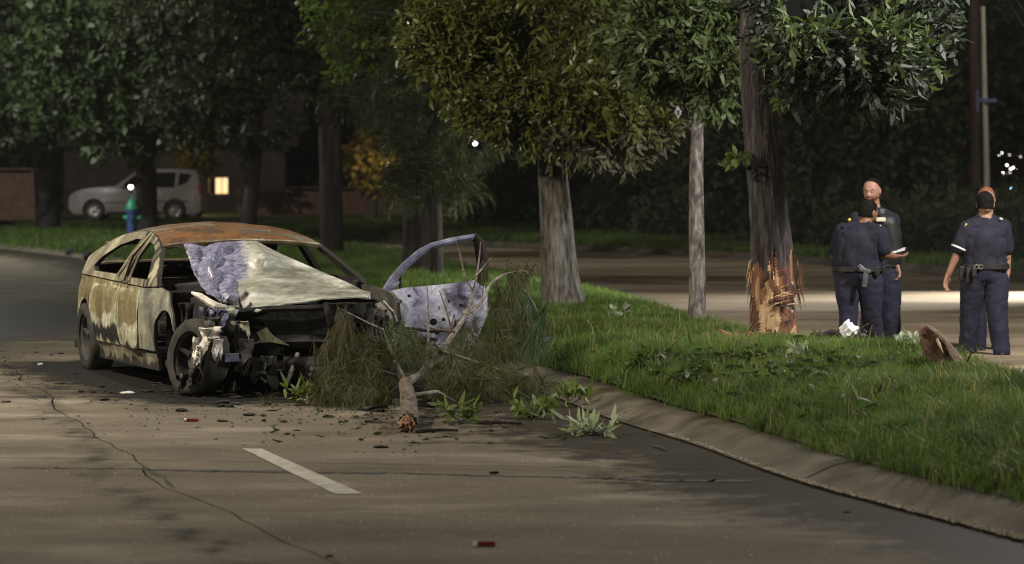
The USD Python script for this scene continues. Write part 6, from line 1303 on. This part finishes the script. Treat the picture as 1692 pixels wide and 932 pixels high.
for i_ in (1, 2): obj('mullion', box(wx0 + (wx1 - wx0) * i_ / 3, hz - .08, (wz0 + wz1) / 2, .03, .03, wz1 - wz0 - .06), 'timber', w)
obj('curtain', gridmesh(np.stack([np.stack([np.linspace(wx0 + .02, wx0 + .26, 14), hz + .01 + .015 * np.sin(np.linspace(0, 18, 14)), np.full(14, z)], -1) for z in (wz0, wz1)], 0)), 'stucco', w)
rf = m3.Manifold.extrude(m3.CrossSection([[(-.4, 0), (8.4, 0), (4, 2.2)]]), 9.2).to_mesh(); rfm = tm(rf.vert_properties[:, :3], rf.tri_verts); rfm.apply_transform(np.array([[0, 0, 1, -17.3], [1, 0, 0, hz - .2], [0, 1, 0, 2.7], [0, 0, 0, 1.0]])); obj('roof', rfm, 'roof_tile', t)
obj('chimney', box(-11, hz + 4, 4.8, .6, .6, 1.6), 'brick_wall', rf_p := numbered(f'{t}/chimney_stack')) if False else None
c = P(326, 262, 104); t = thing('porch_lamp', 'small warm porch lamp under the lamp lit tree above the window', 'lamp', (c[0], c[1] - .0, 0)); obj('post', tube([(0, 0, .0), (0, 0, c[2] - .1)], .03, 8), 'pole_wood', t); obj('globe', ball((0, 0, c[2]), .12), 'lamp_porch', t, smooth=True); bulb(t + '/bulb', (0, -.2, c[2] - .3), .1, 110.0, (1.0, .80, .50))
c = P(640, 262, 89.5); t = thing('porch_lamp', 'warm lamp on a post half hidden by the amber lit small tree', 'lamp', (c[0], c[1], 0)); obj('post', tube([(0, .1, .0), (0, .1, c[2] - .1)], .035, 8), 'pole_wood', t); obj('hood', lathe([(0, .16), (.16, .05), (.17, .03), (0, .05)], 14, 'z').apply_translation([0, 0, c[2]]), 'car_trim', t); bulb(t + '/bulb', (0, -.1, c[2] - .05), .09, 260.0, (1.0, .80, .50))
# poles at the right
s = F / 66.0; b = P(1633, 273 + (H - .2) * s, 66.0); tp = P(1624, 14, 66.0)
t = thing('lamp_post', 'slim pale grey metal pole rising behind the right pair', 'pole'); obj('pole', tube([b, (b + tp) / 2, tp], [.075, .065, .05], 14), 'pole_grey', t, smooth=40); obj('cap', ball(tp, .06), 'pole_grey', t, smooth=True); obj('base_plate', box(b[0], b[1], b[2] - .0, .34, .34, .06, .01), 'pole_grey', t)
q = P(1632, 166, 65.9)
t = thing('street_sign', 'small bluish sign fixed across the slim grey pole', 'sign'); obj('blade', box(q[0], q[1] - .06, q[2], .40, .02, .085, .005), 'sign_blue', t); obj('blade', box(P(1615, 0, 65.9)[0], q[1] - .03, q[2] - .02, .05, .03, .5, .005), 'sign_blue', t); obj('clamp', box(q[0] - .05, q[1] + .01, q[2], .16, .10, .05, .005), 'steel', t)
b = P(1613, 273 + (H - .2) * F / 70, 70.0); 
t = thing('utility_pole', 'thick dark reddish wooden pole just left of the slim grey pole', 'pole'); obj('pole', trunk_mesh([b, P(1612, 200, 70.0), P(1610, -160, 70.0)], [.15, .14, .12], 16, .3, .03, 701), 'pole_wood', t, smooth=True); ca_ = P(1610, -120, 69.86); obj('crossarm', box(ca_[0], ca_[1], ca_[2], 2.2, .10, .12, .01), 'pole_wood', t)
for dx in (-.9, .9): obj('insulator', lathe([(0, 0), (.05, 0), (.04, .08), (.06, .09), (.03, .16), (0, .16)], 10, 'z').apply_translation([ca_[0] + dx, ca_[1], ca_[2] + .06]), 'lamp_glass', t)
for k, (x0, y0, x1, y1) in enumerate(((1664, -10, 1720, 90), (1676, -10, 1730, 80))):
    a, bb = P(x0 - 60, y0 - 110, 69.8), P(x1, y1, 55.0); obj('overhead_wire', tube([a, (a + bb) / 2 - [0, 0, .15], bb], .012, 5, False), 'wire', label=f'{"left" if k == 0 else "right"} of the two overhead wires crossing the top right corner', cat='wire')
# far lights behind the hedge at the right
fence = thing('picket_fence', 'dark railing far off at the right in front of the small lights', 'fence')
for k in range(16):
    x = P(1630 + 6 * k, 0, 88)[0]; obj('picket', box(x, 88.0, 1.35, .035, .035, 2.9), 'car_trim', fence)
for z in (.5, 2.6): obj('rail', box(P(1675, 0, 88)[0], 88.03, z, 2.0, .03, .05), 'car_trim', fence)
r = np.random.default_rng(720)
lights = [(1652, 246, 1), (1655, 253, 1), (1649, 250, .4), (1651, 256, .5), (1668, 256, .3), (1678, 256, .3), (1686, 259, .25), (1664, 273, .8), (1670, 279, 1), (1674, 277, 1.2), (1678, 278, 1), (1657, 286, .9), (1660, 288, 1.1), (1669, 285, .3), (1678, 292, .25)]
for e in ((1, 1.0), (.5, .45), (.25, .2)): emat(f'lamp_far_{int(e[0] * 100)}', (1.0, .88, .80), 9.0 * e[1])
for k, (x, y, e) in enumerate(lights):
    c = P(x, y, 104.0); obj('fairy_light', ball(c, .028, 1), 'lamp_far_100' if e > .7 else 'lamp_far_50' if e > .35 else 'lamp_far_25', label='small warm white light glowing far behind the right pair', cat='light', group='far warm lights at the right edge')
for k, (x, y) in enumerate(((1657, 313), (1667, 311), (1671, 311))):
    c = P(x, y, 104.0); obj('blue_light', ball(c, .03, 1), 'lamp_cool', label='small bluish light glowing low behind the right pair', cat='light', group='far bluish lights at the right edge')
# ------------------------------------------------------------------ unseen lamps outside the frame that stand in for its light
def unseen_street_lamp(loc, head_z, arm, label, radius, radiance, colour, rz=0):
    t = thing('unseen_street_lamp', label, 'street lamp', (loc[0], loc[1], 0), rz)
    obj('pole', tube([(arm, 0, -.1), (arm, 0, 2), (arm, 0, head_z + .25)], [.11, .09, .06], 12), 'pole_grey', t, smooth=40)
    obj('base_plate', box(arm, 0, .03, .4, .4, .06, .01), 'pole_grey', t)
    obj('arm', tube([(arm, 0, head_z + .15), (arm * .6, 0, head_z + .38), (0, 0, head_z + .38)], .04, 8), 'pole_grey', t, smooth=40)
    obj('lamp_head', lathe([(.02, .42), (.16, .40), (.26, .30), (.28, .26), (.26, .26), (.02, .33)], 20, 'z').apply_translation([0, 0, head_z]), 'pole_grey', t, smooth=40)
    L = UsdLux.SphereLight.Define(stage, t + '/bulb')
    L.CreateRadiusAttr(radius); L.CreateIntensityAttr(radiance); L.CreateColorAttr(Gf.Vec3f(*colour)); L.CreateNormalizeAttr(False)
    UsdGeom.Xformable(L).AddTranslateOp().Set(Gf.Vec3d(0, 0, head_z))
    return t
k = LAMPS['kerb']; unseen_street_lamp(k[0], k[0][2], -2.0, 'unseen street lamp on a grey pole at the left of the road before the car', k[1], k[2], k[3])
k = LAMPS['left']; unseen_street_lamp(k[0], k[0][2], -2.0, 'unseen street lamp on a grey pole left of the road far beyond the car', k[1], k[2], k[3])
k = LAMPS['right']; unseen_street_lamp(k[0], k[0][2], -2.0, 'unseen street lamp on a grey pole at the right of the median past the people', k[1], k[2], k[3], 180)
k = LAMPS['verge']; unseen_street_lamp(k[0], k[0][2], -2.0, 'added unseen street lamp on a grey pole on the far verge at the right', k[1], k[2], k[3], 180)  # added to brighten the verge and the bushes behind
# ------------------------------------------------------------------ thin haze added to lift the dark tones
hb = trimesh.creation.box([120, 200, 26]); hb.apply_translation([0, 80, 12.0 - .2])
MATS['haze'] = usdkit.material(stage, '/World/Looks/haze', {'v': ('principled_volume', dict(color=(0.9, 0.9, 0.9), density=HAZE, anisotropy=0.2))}, volume='v.volume')
obj('haze', hb, 'haze', label='thin haze added to lift the dark tones', kind='stuff')
